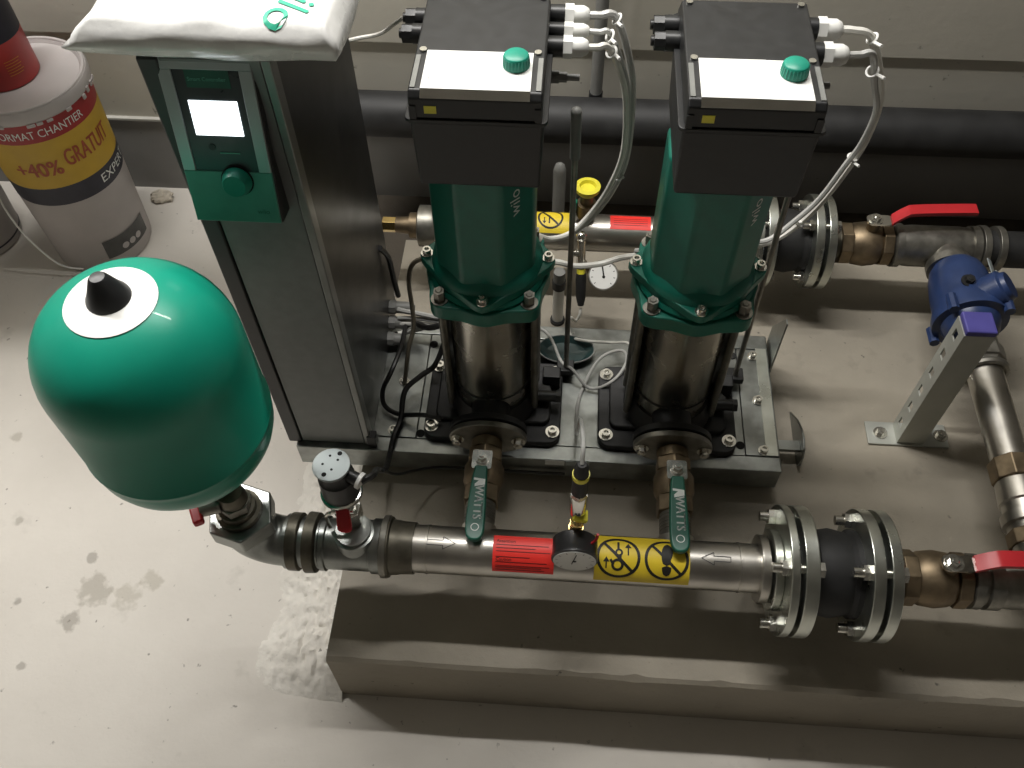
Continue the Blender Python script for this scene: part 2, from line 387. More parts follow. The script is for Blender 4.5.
MB().cyl((-.008, 1.2, 0), (-.008, 1.2, .008), .015, n=16).build('foot_ring', 'black', t)

# ------------------------------------------------------------------ base frame
BT = .082                                                    # top of the frame
t = thing('base_frame', 'galvanised steel base frame under the two pumps and the cabinet', 'frame', (0, .97, 0))
def channel(x0, y0, x1, y1): return MB().box((x0, y0, .026), (x1, y1, BT))
channel(-.462, .815, .396, .845).build('front_rail', 'galv', t, bevel=.002)
channel(-.462, 1.085, .396, 1.118).build('back_rail', 'galv', t, bevel=.002)
channel(.336, .846, .396, 1.084).build('side_rail', 'galv', t, bevel=.002)
channel(-.462, .846, -.25, 1.084).build('side_rail', 'galv', t, bevel=.002)
MB().box((-.2495, .846, .070), (.3355, 1.084, BT-.001)).build('deck_plate', 'galv', t, bevel=.001)
MB().box((.372, .846, BT+.0003), (.392, 1.084, BT+.003)).build('edge_strip', 'zinc', t)
for (x, y) in ((.366, 1.066), (.367, .964), (.368, .856), (-.292, .858), (-.287, .968), (-.40, 1.06)):
    socket((x, y, BT+.0005), .0068, .007).build('frame_bolt', 'bolt', t)
for (x, y) in ((.328, .866), (.328, 1.066), (-.243, .856), (-.243, 1.06)):
    MB().cyl((x, y, BT-.002), (x, y, BT+.0008), .0078, n=16).build('slot_hole', 'dark', t)
for (x, y) in ((-.30, .9), (.36, .87), (.36, 1.07), (-.30, 1.06)):
    MB().lathe((x, y, 0), (0, 0, 1), [(0, .024), (.006, .025), (.012, .019), (.026, .02)], 20).build('rubber_foot', 'rubber', t)
MB().prism([(0, 0), (.065, 0), (.065, .07), (.012, .155), (0, .155)], (.399, 1.045, BT-.03), (0, 1, 0), (0, 0, 1), .003).build('end_plate', 'galv', t)
MB().prism([(1.0, .0008), (.955, .040), (.925, .056), (.904, .061), (.882, .055), (.872, .038), (.872, .012), (.880, .0008)], (.447, 0, 0), (0, 1, 0), (0, 0, 1), .004).build('floor_lug', 'galv', t, bevel=.001)
MB().box((.3965, .89, .030), (.4468, .91, .038)).build('lug_arm', 'galv', t)
MB().box((.02, .8143, .066), (.062, .8148, BT-.001)).build('rating_sticker', 'bezel', t)
MB().box((-.016, .8143, .066), (.018, .8148, BT-.001)).build('rating_sticker', 'white', t)
t = thing('oval_tray', 'shallow dark teal oval tray lying between the pumps at the back of the deck', 'tray', (.012, 1.045, BT))
b = MB(); b.lathe((0, 0, 0), (0, 0, 1), [(0, .038), (.012, .052), (.017, .054), (.0172, .051), (.006, .038), (.004, .001)], 36)
b.v = [(x, y*.62, z) for x, y, z in b.v]; b.build('bowl', 'teal', t, at=(.012, 1.05, BT+.0005))
b = MB(); b.torus((0, 0, .017), (0, 0, 1), .0535, .0018, 40, 6); b.v = [(x, y*.62, z) for x, y, z in b.v]; b.build('rim', 'edgeg', t, at=(.012, 1.05, BT+.0005))

# ------------------------------------------------------------------ pumps (built once, copied)
PX, PY = -.114, .928
A = (PX, PY, 0)
GP = 'vertical multistage pumps'
pump = thing('booster_pump', 'green pump with black drive box nearer the control cabinet, three white glands', 'pump', (PX, PY, BT), GP)
def pp(b, name, mt, **k): return b.build(name, mt, pump, A, **k)
foot = pp(MB().prism(rrect(.244, .176, .022), (0, 0, BT), (1, 0, 0), (0, 1, 0), .016), 'foot', 'castb', bevel=.003)
pp(MB().prism(rrect(.205, .115, .015), (0, .004, BT+.016), (1, 0, 0), (0, 1, 0), .012), 'foot_boss', 'castb', bevel=.004)
for sx in (-1, 1):
    for sy in (-1, 1):
        b = MB(); p = Vector((sx*.108, sy*.066, BT+.0162)); b.cyl(p, p+Vector((0, 0, .003)), .0125, n=24); b.lathe(p+Vector((0, 0, .003)), (0, 0, 1), [(0, .0075), (.008, .0075), (.008, .004), (.004, .003)], 18)
        pp(b, 'foot_bolt', 'bolt')
pp(MB().lathe((0, 0, BT+.028), (0, 0, 1), [(0, .078), (.02, .078), (.034, .071), (.045, .069)], 40), 'base_casting', 'castb')
pp(MB().lathe((0, 0, .150), (0, 0, 1), [(0, .0655), (.262, .0655)], 48), 'column', 'inox')
pp(MB().lathe((0, 0, .188), (0, 0, 1), [(0, .0655), (.0005, .0672), (.003, .0672), (.0035, .0655)], 48, cap=False), 'column_band', 'black')
for sx in (-1, 1):
    for sy in (-1, 1): pp(MB().cyl((sx*.0735, sy*.028, .125), (sx*.0735, sy*.028, .415), .0065, n=12), 'tie_rod', 'iron')
for sx in (-1, 1):
    b = MB(); b.prism([(-.022, 0), (.022, 0), (.022, .29), (-.022, .29)], (sx*.0705, 0, .125), (0, 1, 0), (0, 0, 1), .0015); pp(b, 'cable_guard', 'blackg')
# suction port: two oval flanges and neck facing the front
def oval(y, h, z=.158, a=.066, c=.043):
    pts = []
    for i in range(40):
        q = 2*PI*i/40; pts.append((a*math.copysign(abs(math.cos(q))**.9, math.cos(q)), c*math.copysign(abs(math.sin(q))**1.15, math.sin(q))))
    return MB().prism(pts, (0, y, z), (1, 0, 0), (0, 0, 1), h)
for s, nm in ((-1, 'front'), (1, 'rear')):
    pp(MB().cyl((0, s*.055, .158), (0, s*.098, .158), .033, n=28), 'port_neck', 'castb')
    pp(oval(s*.098 + (.006 if s > 0 else 0), .012), 'port_flange', 'castb', bevel=.0015)
    pp(oval(s*.114 + (.0055 if s > 0 else 0), .011), 'counter_flange', 'iron', bevel=.002)
    for sx in (-1, 1): pp(hexbolt((sx*.052, s*.1252 if s < 0 else .1146, .158), (0, s, 0), .0078, .009), 'flange_bolt', 'bolt')
pp(MB().cyl((.09, .0, BT+.028), (.09, 0, BT+.05), .012, n=16).cyl((.075, -.01, .13), (.112, -.01, .13), .010, n=16).cyl((.112, -.01, .13), (.120, -.01, .13), .012, n=6), 'drain_plug', 'black')
pp(MB().box((.085, .03, BT+.016), (.118, .056, BT+.05)), 'cable_block', 'black', bevel=.003)
# adaptor and motor flange
def star(rd, ra, rm, z, h, n=6):
    P = []
    for k in range(16):
        a = 2*PI*k/16; r = ra if k % 4 == 0 else rd if k % 4 == 2 else rm; P.append((r*math.cos(a), r*math.sin(a), 0))
    P = spline(P, 4, True); return MB().prism([(p.x, p.y) for p in P], (0, 0, z), (1, 0, 0), (0, 1, 0), h)
pp(MB().lathe((0, 0, .400), (0, 0, 1), [(0, .068), (.012, .078), (.03, .08)], 40), 'lantern', 'mgreen')
pp(star(.108, .094, .092, .418, .028), 'lantern_plate', 'mgreen', bevel=.003)
pp(MB().lathe((0, 0, .446), (0, 0, 1), [(0, .086), (.006, .088), (.012, .084)], 40), 'spigot', 'mgreen')
pp(star(.083, .101, .085, .458, .014), 'motor_flange', 'mgreen', bevel=.002)
pp(MB().lathe((0, 0, .472), (0, 0, 1), [(0, .083), (.008, .081), (.014, .077), (.018, .072)], 40), 'motor_skirt', 'mgreen')
for k in range(4):
    a = PI/2*k; pp(socket((.0905*math.cos(a), .0905*math.sin(a), .4722), .0062, .008), 'flange_screw', 'bolt')
    a += PI/4; p = (.0935*math.cos(a), .0935*math.sin(a), .4462); b = hexbolt(p, (0, 0, 1), .0085, .017); pp(b, 'stud_nut', 'iron')
oct_ = [(.0775*math.cos(PI/8+PI/4*k), .0775*math.sin(PI/8+PI/4*k)) for k in range(8)]
motor = pp(MB().prism(oct_, (0, 0, .476), (1, 0, 0), (0, 1, 0), .22), 'motor_body', 'mgreen', bevel=.007, seg=3)
v, f = text2d('wilo', .027)
fm = plane_map((.0722*.7071-.004, -.0722*.7071-.004, .632), (0, 0, 1), (-.7071, -.7071, 0)); pp(MB().add([fm(x, y*.9) for x, y in v], f), 'lettering', 'wink', flat=True)
# drive box
def frus(z0, z1, a0, a1):
    (x0, y0, X0, Y0), (x1, y1, X1, Y1) = a0, a1
    return MB().add([(x0,y0,z0),(X0,y0,z0),(X0,Y0,z0),(x0,Y0,z0),(x1,y1,z1),(X1,y1,z1),(X1,Y1,z1),(x1,Y1,z1)],
                    [(3,2,1,0),(4,5,6,7),(0,1,5,4),(1,2,6,5),(2,3,7,6),(3,0,4,7)])
BX = .006
box = pp(frus(.690, .789, (BX-.074, -.091, BX+.074, .09), (BX-.077, -.095, BX+.077, .125)), 'drive_box', 'black', bevel=.004)
pp(MB().prism(rrect(.164, .227, .008, cx=BX, cy=.0145), (0, 0, .7892), (1, 0, 0), (0, 1, 0), .005), 'rim', 'black', bevel=.001)
b = MB(); b.prism([(-.097, .7942), (-.097, .8215), (-.0905, .829), (.1, .829), (.122, .805), (.122, .7942)], (BX-.0755, 0, 0), (0, 1, 0), (0, 0, 1), .151)
lid = pp(b, 'lid', 'black', bevel=.0025)
for s in (-1, 1):
    pp(MB().box((BX+s*.0712-.004, -.0985, .7945), (BX+s*.0712+.004, -.0968, .812)), 'lid_clip', 'black')
    pp(MB().box((BX+s*.0705-.0028, -.088, .8291), (BX+s*.0705+.0028, -.028, .8302)), 'side_rail', 'edgeg')
    for y in (-.018, .094):
        b = MB().cyl((BX+s*.0665, y, .8285), (BX+s*.0665, y, .8315), .0042, n=16); pp(b, 'lid_screw', 'bolt')
pan = pp(MB().box((BX-.0615, -.0895, .8288), (BX+.0615, -.0185, .8302)), 'display_panel', 'panel', bevel=.0004)
b = MB(); fm = plane_map((BX-.0615, -.0902, .8298), (1, 0, 0), (0, -.0068, -.0079)); b.add([fm(0, 0), fm(.123, 0), fm(.123, .0105), fm(0, .0105)], [(0, 1, 2, 3)])
b.v = [(x, y-.0005, z+.0005) for x, y, z in b.v]; pp(b, 'silver_strip', 'chrome', flat=True)
pp(MB().box((BX-.058, -.0976, .802), (BX-.044, -.0969, .812)), 'warning_sticker', 'yelp')
kb = MB(); kb.lathe((BX+.043, -.043, .8303), (0, 0, 1), [(0, .0155), (.002, .0152), (.013, .0142), (.0145, .0128)], 32)
knob = pp(kb, 'knob', 'lgreen', ang=50)
b = MB()
for k in range(24):
    a = 2*PI*k/24; b.cyl((BX+.043+.0150*math.cos(a), -.043+.0150*math.sin(a), .832), (BX+.043+.0142*math.cos(a), -.043+.0142*math.sin(a), .8425), .0009, n=5)
g = b.build('grip_ribs', 'lgreen', knob)
v, f = text2d('wilo', .009); fm = plane_map((BX-.054, -.066, .83045), (0, 1, 0), (-1, 0, 0)); pp(MB().add([fm(x, y) for x, y in v], f), 'panel_lettering', 'faint', flat=True)
# vent rod beside the column
rb = MB(); rb.cyl((.127, .072, BT+.016), (.122, .075, .60), .0048, n=10); pp(rb, 'rod', 'iron')
pp(MB().cyl((.122, .075, .60), (.1205, .0765, .675), .0075, n=12).sphere((.1205, .0765, .677), .008, 12, 6), 'rod_sleeve', 'pvc')
pp(MB().box((.110, .060, BT+.016), (.142, .088, BT+.03)), 'rod_foot', 'black', bevel=.002)
# side gland low on the drive box
pp(MB().cyl((BX+.078, .05, .75), (BX+.09, .05, .75), .008, n=16).cyl((BX+.09, .05, .75), (BX+.100, .05, .75), .0065, n=6).cyl((BX+.1, .05, .75), (BX+.116, .05, .75), .0045, n=10), 'side_gland', 'pvc')
# blind black glands on the left side
for y in (.064, .098):
    b = MB(); b.cyl((BX-.0755, y, .796), (BX-.093, y, .796), .0122, n=20); b.cyl((BX-.093, y, .796), (BX-.106, y, .796), .0115, n=8); b.cyl((BX-.106, y, .796), (BX-.110, y, .796), .006, n=12)
    pp(b, 'blind_gland', 'black')
pump2 = dup(pump, (PX+.3105, PY, BT), 'green pump with black drive box farther right, showing two white cable glands')
def wgland(y, z, root, at, r=.0145):
    b = MB(); b.cyl((BX+.0755, y, z), (BX+.094, y, z), r*.92, n=20); b.build('gland_body', 'black', root, at)
    b = MB(); b.cyl((BX+.094, y, z), (BX+.105, y, z), r, n=6); b.lathe((BX+.105, y, z), (1, 0, 0), [(0, r*.86), (.012, r*.86), (.018, r*.66), (.020, r*.45)], 18); b.build('gland_nut', 'white', root, at)
for y in (.046, .080, .114): wgland(y, .796, pump, A, .0135 if y != .08 else .0105)
A2 = (PX+.3105, PY, 0)
for y in (.046, .098): wgland(y, .796, pump2, A2, .015)
v, f = text2d('100', .016); fm = plane_map((BX-.022, -.045, .83045), (1, 0, 0), (0, 1, 0)); MB().add([fm(x*1.1, y) for x, y in v], f).build('display_digits', 'faint', pump2, A2, flat=True)
MB().box((BX-.0615, -.0895, .83025), (BX+.014, -.0185, .8304)).build('display_window', 'white', pump2, A2)

# ------------------------------------------------------------------ isolating valves between the pumps and the front header
HY, HZ, HR = .60, .15, .0375
def iso_valve(px, lab):
    t = thing('isolating_valve', lab, 'valve', (px, .64, .1), 'brass isolating valves on the front header'); z = .153
    b = MB(); b.lathe((px, .812, z), (0, -1, 0), [(0, .022), (.012, .022), (.0125, .0265), (.03, .0265)], 28); b.build('neck', 'brass', t)
    b = MB(); b.cyl((px, .781, z), (px, .758, z), .031, n=6, rot=PI/6); b.build('hex_end', 'brass', t, bevel=.002)
    b = MB(); b.lathe((px, .758, z), (0, -1, 0), [(0, .028), (.01, .033), (.035, .033), (.048, .028)], 32); b.build('body', 'brass', t)
    b = MB(); b.cyl((px, .71, z), (px, .682, z), .0315, n=6, rot=PI/6); b.build('hex_end', 'brass', t, bevel=.002)
    b = MB(); b.lathe((px, .682, z), (0, -1, 0), [(0, .024), (.05, .024), (.054, .026), (.06, .026)], 28); b.build('nipple', 'iron', t)
    b = MB()
    for k in range(5): b.torus((px, .676-.006*k, z), (0, 1, 0), .0242, .0012, 24, 5)
    b.build('thread', 'iron', t)
    MB().cyl((px, .738, z+.028), (px, .738, .199), .0105, n=18).build('stem', 'brass', t)
    lx = px - .001
    MB().prism(rrect(.032, .034, .004, 3), (lx, .738, .1992), (1, 0, 0), (0, 1, 0), .0035).build('lever_plate', 'bolt', t)
    b = MB(); b.cyl((lx, .738, .2028), (lx, .738, .207), .0105, n=20); b.cyl((lx, .738, .207), (lx, .738, .214), .008, n=6); b.cyl((lx, .738, .214), (lx, .738, .217), .004, n=10); b.build('lever_nut', 'bolt', t)
    P = spline([(-.010, .724, 0), (-.0135, .69, 0), (-.0155, .63, 0), (-.0135, .604, 0), (-.006, .594, 0), (.006, .594, 0), (.0135, .604, 0), (.0145, .63, 0), (.012, .69, 0), (.010, .724, 0)], 4)
    lv = MB().prism([(p.x, p.y) for p in P], (lx, 0, .1975), (1, 0, 0), (0, 1, 0), .011).build('lever', 'leverg', t, bevel=.0035, seg=3)
    v, f = text2d('WATTS', .0195); fm = plane_map((lx+.001, .657, .2089), (0, -1, 0), (1, 0, 0)); MB().add([fm(x*.9-.0004, y) for x, y in v], f).add([fm(x*.9+.0005, y) for x, y in v], f).build('lettering', 'wink', lv, flat=True)
    b = MB(); fm = plane_map((lx, .692, .2089), (0, -1, 0), (1, 0, 0)); poly2(b, fm, [(-.006, .009), (.004, .009), (.008, -.007), (.003, -.007), (-.003, -.001), (-.004, -.009), (-.008, -.009)]); b.build('emblem_mark', 'wink', lv, flat=True); b = MB(); ring2(b, fm, .078, 0, .0065, .0052, 24); b.build('emblem_ring', 'wink', lv, flat=True)
    return t
iso_valve(PX-.001, 'brass isolating valve with green lever on the pump nearer the cabinet')
iso_valve(PX+.3105, 'brass isolating valve with green lever below the right-hand pump')
for px in (PX, PX+.3105):    # non-return valves to the rear header, mostly hidden
    t = thing('check_valve', 'brass check valve behind the %s pump leading to the rear header' % ('left' if px == PX else 'right'), 'valve', (px, 1.1, .1), 'brass check valves behind the pumps')
    MB().lathe((px, 1.046, .153), (0, 1, 0), [(0, .022), (.03, .024), (.031, .031), (.06, .034), (.11, .034), (.135, .03), (.136, .024), (.23, .024)], 28).build('body', 'brass', t)
    MB().cyl((px, 1.14, .18), (px, 1.14, .205), .012, n=6).build('cap', 'brass', t)

# ------------------------------------------------------------------ front header pipe
t = thing('header_pipe', 'stainless front header pipe with red and yellow warning labels in the foreground', 'pipe', (.05, HY, .11))
MB().lathe((-.236, HY, HZ), (1, 0, 0), [(0, HR), (.044, HR), (.0445, HR+.0012), (.047, HR+.0012), (.0475, HR), (.524, HR), (.5245, HR+.0012), (.5275, HR+.0012), (.528, HR), (.560, HR)], 48).build('tube', 'inoxd', t)
MB().ring((.318, HY, HZ), (1, 0, 0), .014, .052, .03, 40).build('stub_collar', 'inoxd', t, bevel=.002)
for px in (PX, PX+.3105): MB().cyl((px, HY+.02, HZ), (px, HY+.042, HZ+.002), .028, n=28).build('branch', 'inoxd', t)
R1 = HR + .0007
fm = xcyl(HY, HZ, R1, -.040, math.radians(25))
lab = patch(fm, .094, .060, 2, 14).build('red_label', 'reds', t)
fm2 = xcyl(HY, HZ, R1+.0004, -.040, math.radians(25)); b = MB()
for i, y in enumerate((.014, .009, .004, -.0045, -.0125, -.0185, -.0215, -.0255)):
    bar2(b, fm2, (-.042, y), (-.042 + (.080, .06, .083, .052, .078, .082, .07, .075)[i], y), .0011, 2)
b.build('print_lines', 'inkr', lab, flat=True)
for s, y in (('Attention', .020), ('Caution', -.0085)):
    v, f = text2d(s, .0075, 'LEFT'); MB().add([fm2(x-.042, y+q) for x, q in v], f).build('print_heading', 'ink', lab, flat=True)
fy = xcyl(HY, HZ, R1, .140, math.radians(17)); lab = patch(fy, .144, .083, 2, 18).build('yellow_label', 'yel', t)
fy2 = xcyl(HY, HZ, R1+.0005, .140, math.radians(17))
b = MB(); cx = -.036; ring2(b, fy2, cx, 0, .0335, .0290); bar2(b, fy2, (cx-.0215, .0215), (cx+.0215, -.0215), .0045)
bar2(b, fy2, (cx, .025), (cx, .012), .0035, 4)
bar2(b, fy2, (cx+.002, .004), (cx+.002, -.006), .006, 4); ring2(b, fy2, cx-.001, -.012, .0095, .0055, 24); bar2(b, fy2, (cx-.012, -.004), (cx-.007, -.012), .004, 3); ring2(b, fy2, cx+.001, .007, .006, .003, 20)
bar2(b, fy2, (cx+.015, .003), (cx+.015, .018), .0022, 3); poly2(b, fy2, [(cx+.010, .015), (cx+.020, .015), (cx+.015, .023)])
bar2(b, fy2, (cx-.018, -.018), (cx-.018, -.006), .0022, 3); poly2(b, fy2, [(cx-.023, -.008), (cx-.013, -.008), (cx-.018, 0)])
b.build('no_lifting_sign', 'ink', lab, flat=True)
b = MB(); cx = .037; ring2(b, fy2, cx, 0, .0335, .0290); bar2(b, fy2, (cx-.0215, .0215), (cx+.0215, -.0215), .0045)
P = spline([(cx+.001, .026, 0), (cx+.0085, .018, 0), (cx+.009, .008, 0), (cx+.006, -.001, 0), (cx+.005, -.008, 0), (cx-.005, -.008, 0), (cx-.008, .004, 0), (cx-.006, .018, 0)], 4, True)
fill2(b, fy2, [(p.x, p.y) for p in P])
P = spline([(cx+.006, -.0105, 0), (cx+.0065, -.018, 0), (cx+.003, -.025, 0), (cx-.003, -.025, 0), (cx-.0065, -.018, 0), (cx-.006, -.0105, 0)], 4, True)
fill2(b, fy2, [(p.x, p.y) for p in P], 8)
b.build('no_stepping_sign', 'ink', lab, flat=True)
def arrow(x, s):
    fa = xcyl(HY, HZ, R1+.0002, x, math.radians(8)); P = [(-.021*s, .004), (.004*s, .004), (.004*s, .010), (.023*s, 0), (.004*s, -.010), (.004*s, -.004), (-.021*s, -.004)]
    b = MB()
    for i in range(7): bar2(b, fa, P[i], P[(i+1) % 7], .0011, 3)
    b.build('flow_arrow', 'printgrey', t, flat=True)
arrow(-.168, 1); arrow(.252, -1)

# union couplings, tee and elbow on the left end
t = thing('grooved_coupling', 'dark greasy pipe coupling joining the tee to the labelled header', 'fitting', (-.25, HY, .105))
MB().lathe((-.263, HY, HZ), (1, 0, 0), [(0, .0405), (.001, .0475), (.014, .0475), (.016, .0435), (.028, .0425), (.030, .0415), (.052, .0405)], 40).build('body', 'bronze', t)
MB().ring((-.2615, HY, HZ), (1, 0, 0), .010, .0492, .044, 40).build('ring', 'iron', t, bevel=.001)
t = thing('galvanised_tee', 'short galvanised tee carrying the pressure switch on its branch', 'fitting', (-.31, HY, .11))
MB().lathe((-.357, HY, HZ), (1, 0, 0), [(0, .0435), (.008, .0435), (.010, .0405), (.078, .0405), (.080, .0435), (.094, .0435)], 40).build('body', 'galv', t)
MB().lathe((-.302, HY, HZ+.02), (0, 0, 1), [(0, .034), (.026, .031), (.027, .027), (.034, .027)], 30).build('branch', 'galv', t)
t = thing('pipe_union', 'greasy brown double-ring pipe union between the elbow and the tee', 'fitting', (-.385, HY, .1))
MB().lathe((-.410, HY, HZ), (1, 0, 0), [(0, .041), (.002, .046), (.018, .046), (.020, .042)], 40).build('ring', 'bronze', t, bevel=.001)
MB().lathe((-.383, HY, HZ), (1, 0, 0), [(0, .042), (.002, .0485), (.018, .0475), (.021, .042)], 40).build('ring', 'bronze', t, bevel=.001)
MB().cyl((-.411, HY, HZ), (-.359, HY, HZ), .0405, n=36).build('sleeve', 'galv', t)
EX = -.468
t = thing('pipe_elbow', 'galvanised pipe elbow turning up to the green expansion tank', 'fitting', (EX+.03, HY, .11))
b = MB(); pts = [(-.409, HY, HZ)] + [(EX+.052 - .052*math.sin(a), HY, HZ+.052 - .052*math.cos(a)) for a in [PI/2*i/8 for i in range(9)]] + [(EX, HY, HZ+.062)]
b.tube(pts, .0395, 28, 2); b.build('bend', 'galv', t)
MB().ring((-.414, HY, HZ), (1, 0, 0), .006, .0435, .038, 32).build('bead', 'galv', t)
MB().cyl((EX, HY, HZ+.058), (EX, HY, HZ+.092), .053, n=6, rot=.25).build('hex_collar', 'galv', t, bevel=.003)
t = thing('tank_connector', 'red-handled shutoff connector under the green expansion tank', 'valve', (EX, HY, HZ+.09))
MB().lathe((EX, HY, HZ+.0925), (0, 0, 1), [(0, .034), (.010, .034), (.011, .028), (.022, .028), (.023, .023), (.050, .021), (.06, .018)], 24).build('bush', 'bronze', t)
MB().cyl((EX, HY, HZ+.118), (EX, HY, HZ+.132), .026, n=6).build('hex', 'iron', t)
MB().cyl((EX-.015, HY-.012, HZ+.135), (EX-.042, HY-.022, HZ+.137), .012, n=14).build('stem', 'iron', t)
MB().obox((EX-.048, HY-.024, HZ+.137), (.016, .05, .014), Matrix.Rotation(.5, 3, 'Z')).build('handle', 'red', t, bevel=.004)

# ------------------------------------------------------------------ expansion tank
TX = -.486
t = thing('expansion_tank', 'glossy green expansion tank with white disc and black cap on top', 'tank', (TX, HY+.005, .29))
prof = [(0, .022), (.004, .06)]
R = .119
for i in range(1, 9): a = PI/2*i/8; prof.append((.080*(1-math.cos(a)), .03 + (R-.03)*math.sin(a)**.9))
prof += [(.088, R), (.0895, R+.0012), (.092, R+.0012), (.0935, R), (.218, R)]
for i in range(1, 13): a = PI/2*i/12; prof.append((.218 + .105*math.sin(a), max(.004, R*math.cos(a)**.82)))
shell = MB().lathe((TX, HY+.005, .400), (0, 0, 1), prof, 64).build('shell', 'green', t, ang=60)
def dome(r): 
    c = (r/R)**(1/.82); return .400 + .218 + .105*math.sqrt(max(0, 1-c*c))
b = MB(); pr = [(dome(r)+.0012, r) for r in (.0, .012, .024, .036, .044, .0505)]; b.lathe((TX, HY+.005, 0), (0, 0, 1), [(z, max(r, .001)) for z, r in pr], 40, cap=False); b.build('cap_disc', 'white', t)
MB().lathe((TX, HY+.005, .7225), (0, 0, 1), [(0, .0245), (.004, .0235), (.012, .019), (.031, .0105), (.034, .008), (.035, .002)], 28).build('valve_cap', 'black', t)
MB().cyl((TX, HY+.005, .285), (TX, HY+.005, .404), .018, n=16).build('spout', 'iron', t)

# ------------------------------------------------------------------ pressure switch on the tee
SX, SY = -.308, HY+.018
t = thing('pressure_switch', 'pressure switch with grey disc top and black body beside the tank', 'sensor', (SX, SY, .205))
MB().cyl((SX, SY, .2055), (SX, SY, .240), .021, n=6).build('hex', 'bolt', t, bevel=.001)
MB().lathe((SX, SY, .240), (0, 0, 1), [(0, .013), (.03, .013), (.034, .02), (.040, .02)], 20).build('stem', 'chrome', t)
MB().lathe((SX, SY, .285), (0, 0, 1), [(0, .0285), (.004, .031), (.009, .031), (.010, .029)], 32).build('sight_ring', 'chrome', t)
MB().lathe((SX, SY, .2952), (0, 0, 1), [(0, .0275), (.02, .0275), (.042, .0265), (.046, .0225), (.062, .0205), (.064, .020)], 32).build('body', 'black', t)
disc = MB().lathe((SX-.002, SY, .3620), (0, 0, 1), [(0, .0255), (.005, .0268), (.0062, .026)], 36).build('disc_top', 'bezel', t)
b = MB()
for (dx, dy, r) in ((-.012, .0, .0019), (-.004, .014, .0019), (.008, .008, .0019), (.002, -.008, .0019), (.009, .0185, .0035), (-.007, -.0165, .0035)):
    b.cyl((SX-.002+dx, SY+dy, .3670), (SX-.002+dx, SY+dy, .3685), r, n=12)
b.build('screw_holes', 'dark', disc)
MB().cyl((SX+.018, SY-.002, .346), (SX+.034, SY-.008, .343), .0095, n=16).build('plug', 'black', t)
MB().cyl((SX+.034, SY-.008, .343), (SX+.039, SY-.010, .342), .0125, n=16).build('plug_nut', 'white', t)
MB().tube([(SX-.02, SY-.012, .245), (SX-.03, SY-.014, .238), (SX-.031, SY-.014, .20)], .003, 8).build('drain_lever', 'bolt', t)
MB().cyl((SX-.021, SY-.01, .246), (SX+.012, SY-.008, .246), .0045, n=10).build('cross_pin', 'chrome', t)
lv = MB().prism([(p.x, p.y) for p in spline([(-.009, 0, 0), (.009, 0, 0), (.012, -.02, 0), (.011, -.043, 0), (0, -.048, 0), (-.010, -.043, 0), (-.008, -.02, 0)], 3, True)], (SX-.004, SY-.006, .276), (1, 0, 0), (-.25, .85, .5), .009)
lv.build('red_lever', 'red', t, bevel=.003)

# ------------------------------------------------------------------ front gauge and transmitter
GX, GY = .037, HY+.012
t = thing('pressure_gauge', 'black cased pressure gauge on the front header between the labels', 'gauge', (GX, GY, .185))
MB().lathe((GX, GY, .186), (0, 0, 1), [(0, .010), (.012, .010), (.013, .008), (.03, .008), (.031, .0115), (.046, .0115)], 18).build('riser', 'brassb', t)
MB().cyl((GX, GY, .222), (GX, GY-.012, .222), .0085, n=6).build('side_nut', 'brassb', t)
MB().lathe((GX, GY-.012, .218), (0, -1, 0), [(0, .03), (.003, .0335), (.028, .0335), (.030, .0345), (.035, .0345), (.0365, .032)], 40).build('case', 'blackg', t)
dial = MB().cyl((GX, GY-.0487, .218), (GX, GY-.0493, .218), .0318, n=40).build('dial', 'glass', t)
b = MB(); fm = plane_map((GX, GY-.0496, .218), (1, 0, 0), (0, 0, 1)); bar2(b, fm, (-.004, -.010), (.002, .022), .0016, 2); ring2(b, fm, 0, 0, .003, 0.0001, 16)
for k in range(11):
    a = math.radians(225-27*k); bar2(b, fm, (.025*math.cos(a), .025*math.sin(a)), (.029*math.cos(a), .029*math.sin(a)), .0011, 1)
b.build('needle', 'ink', dial, flat=True)
MB().tube([(GX+.022, GY-.030, .240), (GX+.029, GY-.028, .249), (GX+.031, GY-.027, .266)], .0022, 6).build('red_tag', 'red', t)
t = thing('pressure_transmitter', 'slim steel pressure transmitter with black plug standing on the front header', 'sensor', (GX, GY, .233))
MB().cyl((GX, GY, .2325), (GX, GY, .247), .0105, n=6).build('hex', 'brassb', t)
MB().sphere((GX+.001, GY-.009, .262), .0095, 14, 8).build('bleed_ball', 'brassb', t)
MB().lathe((GX, GY, .247), (0, 0, 1), [(0, .008), (.015, .009), (.027, .009)], 16).build('base', 'brassb', t)
MB().obox((GX+.004, GY-.006, .281), (.022, .018, .008), Matrix.Rotation(.35, 3, 'Y')).build('yellow_clip', 'yelp', t, bevel=.001)
MB().lathe((GX, GY, .285), (0, 0, 1), [(0, .0125), (.045, .0125), (.047, .0115)], 20).build('body', 'chrome', t)
MB().cyl((GX, GY, .332), (GX, GY, .342), .0128, n=6).build('nut', 'bolt', t)
MB().lathe((GX, GY, .342), (0, 0, 1), [(0, .0118), (.05, .0108), (.066, .0095), (.074, .006)], 18).build('plug', 'rubber', t)
MB().ring((GX, GY, .382), (0, 0, 1), .009, .0122, .009, 18).build('yellow_band', 'yelp', t)

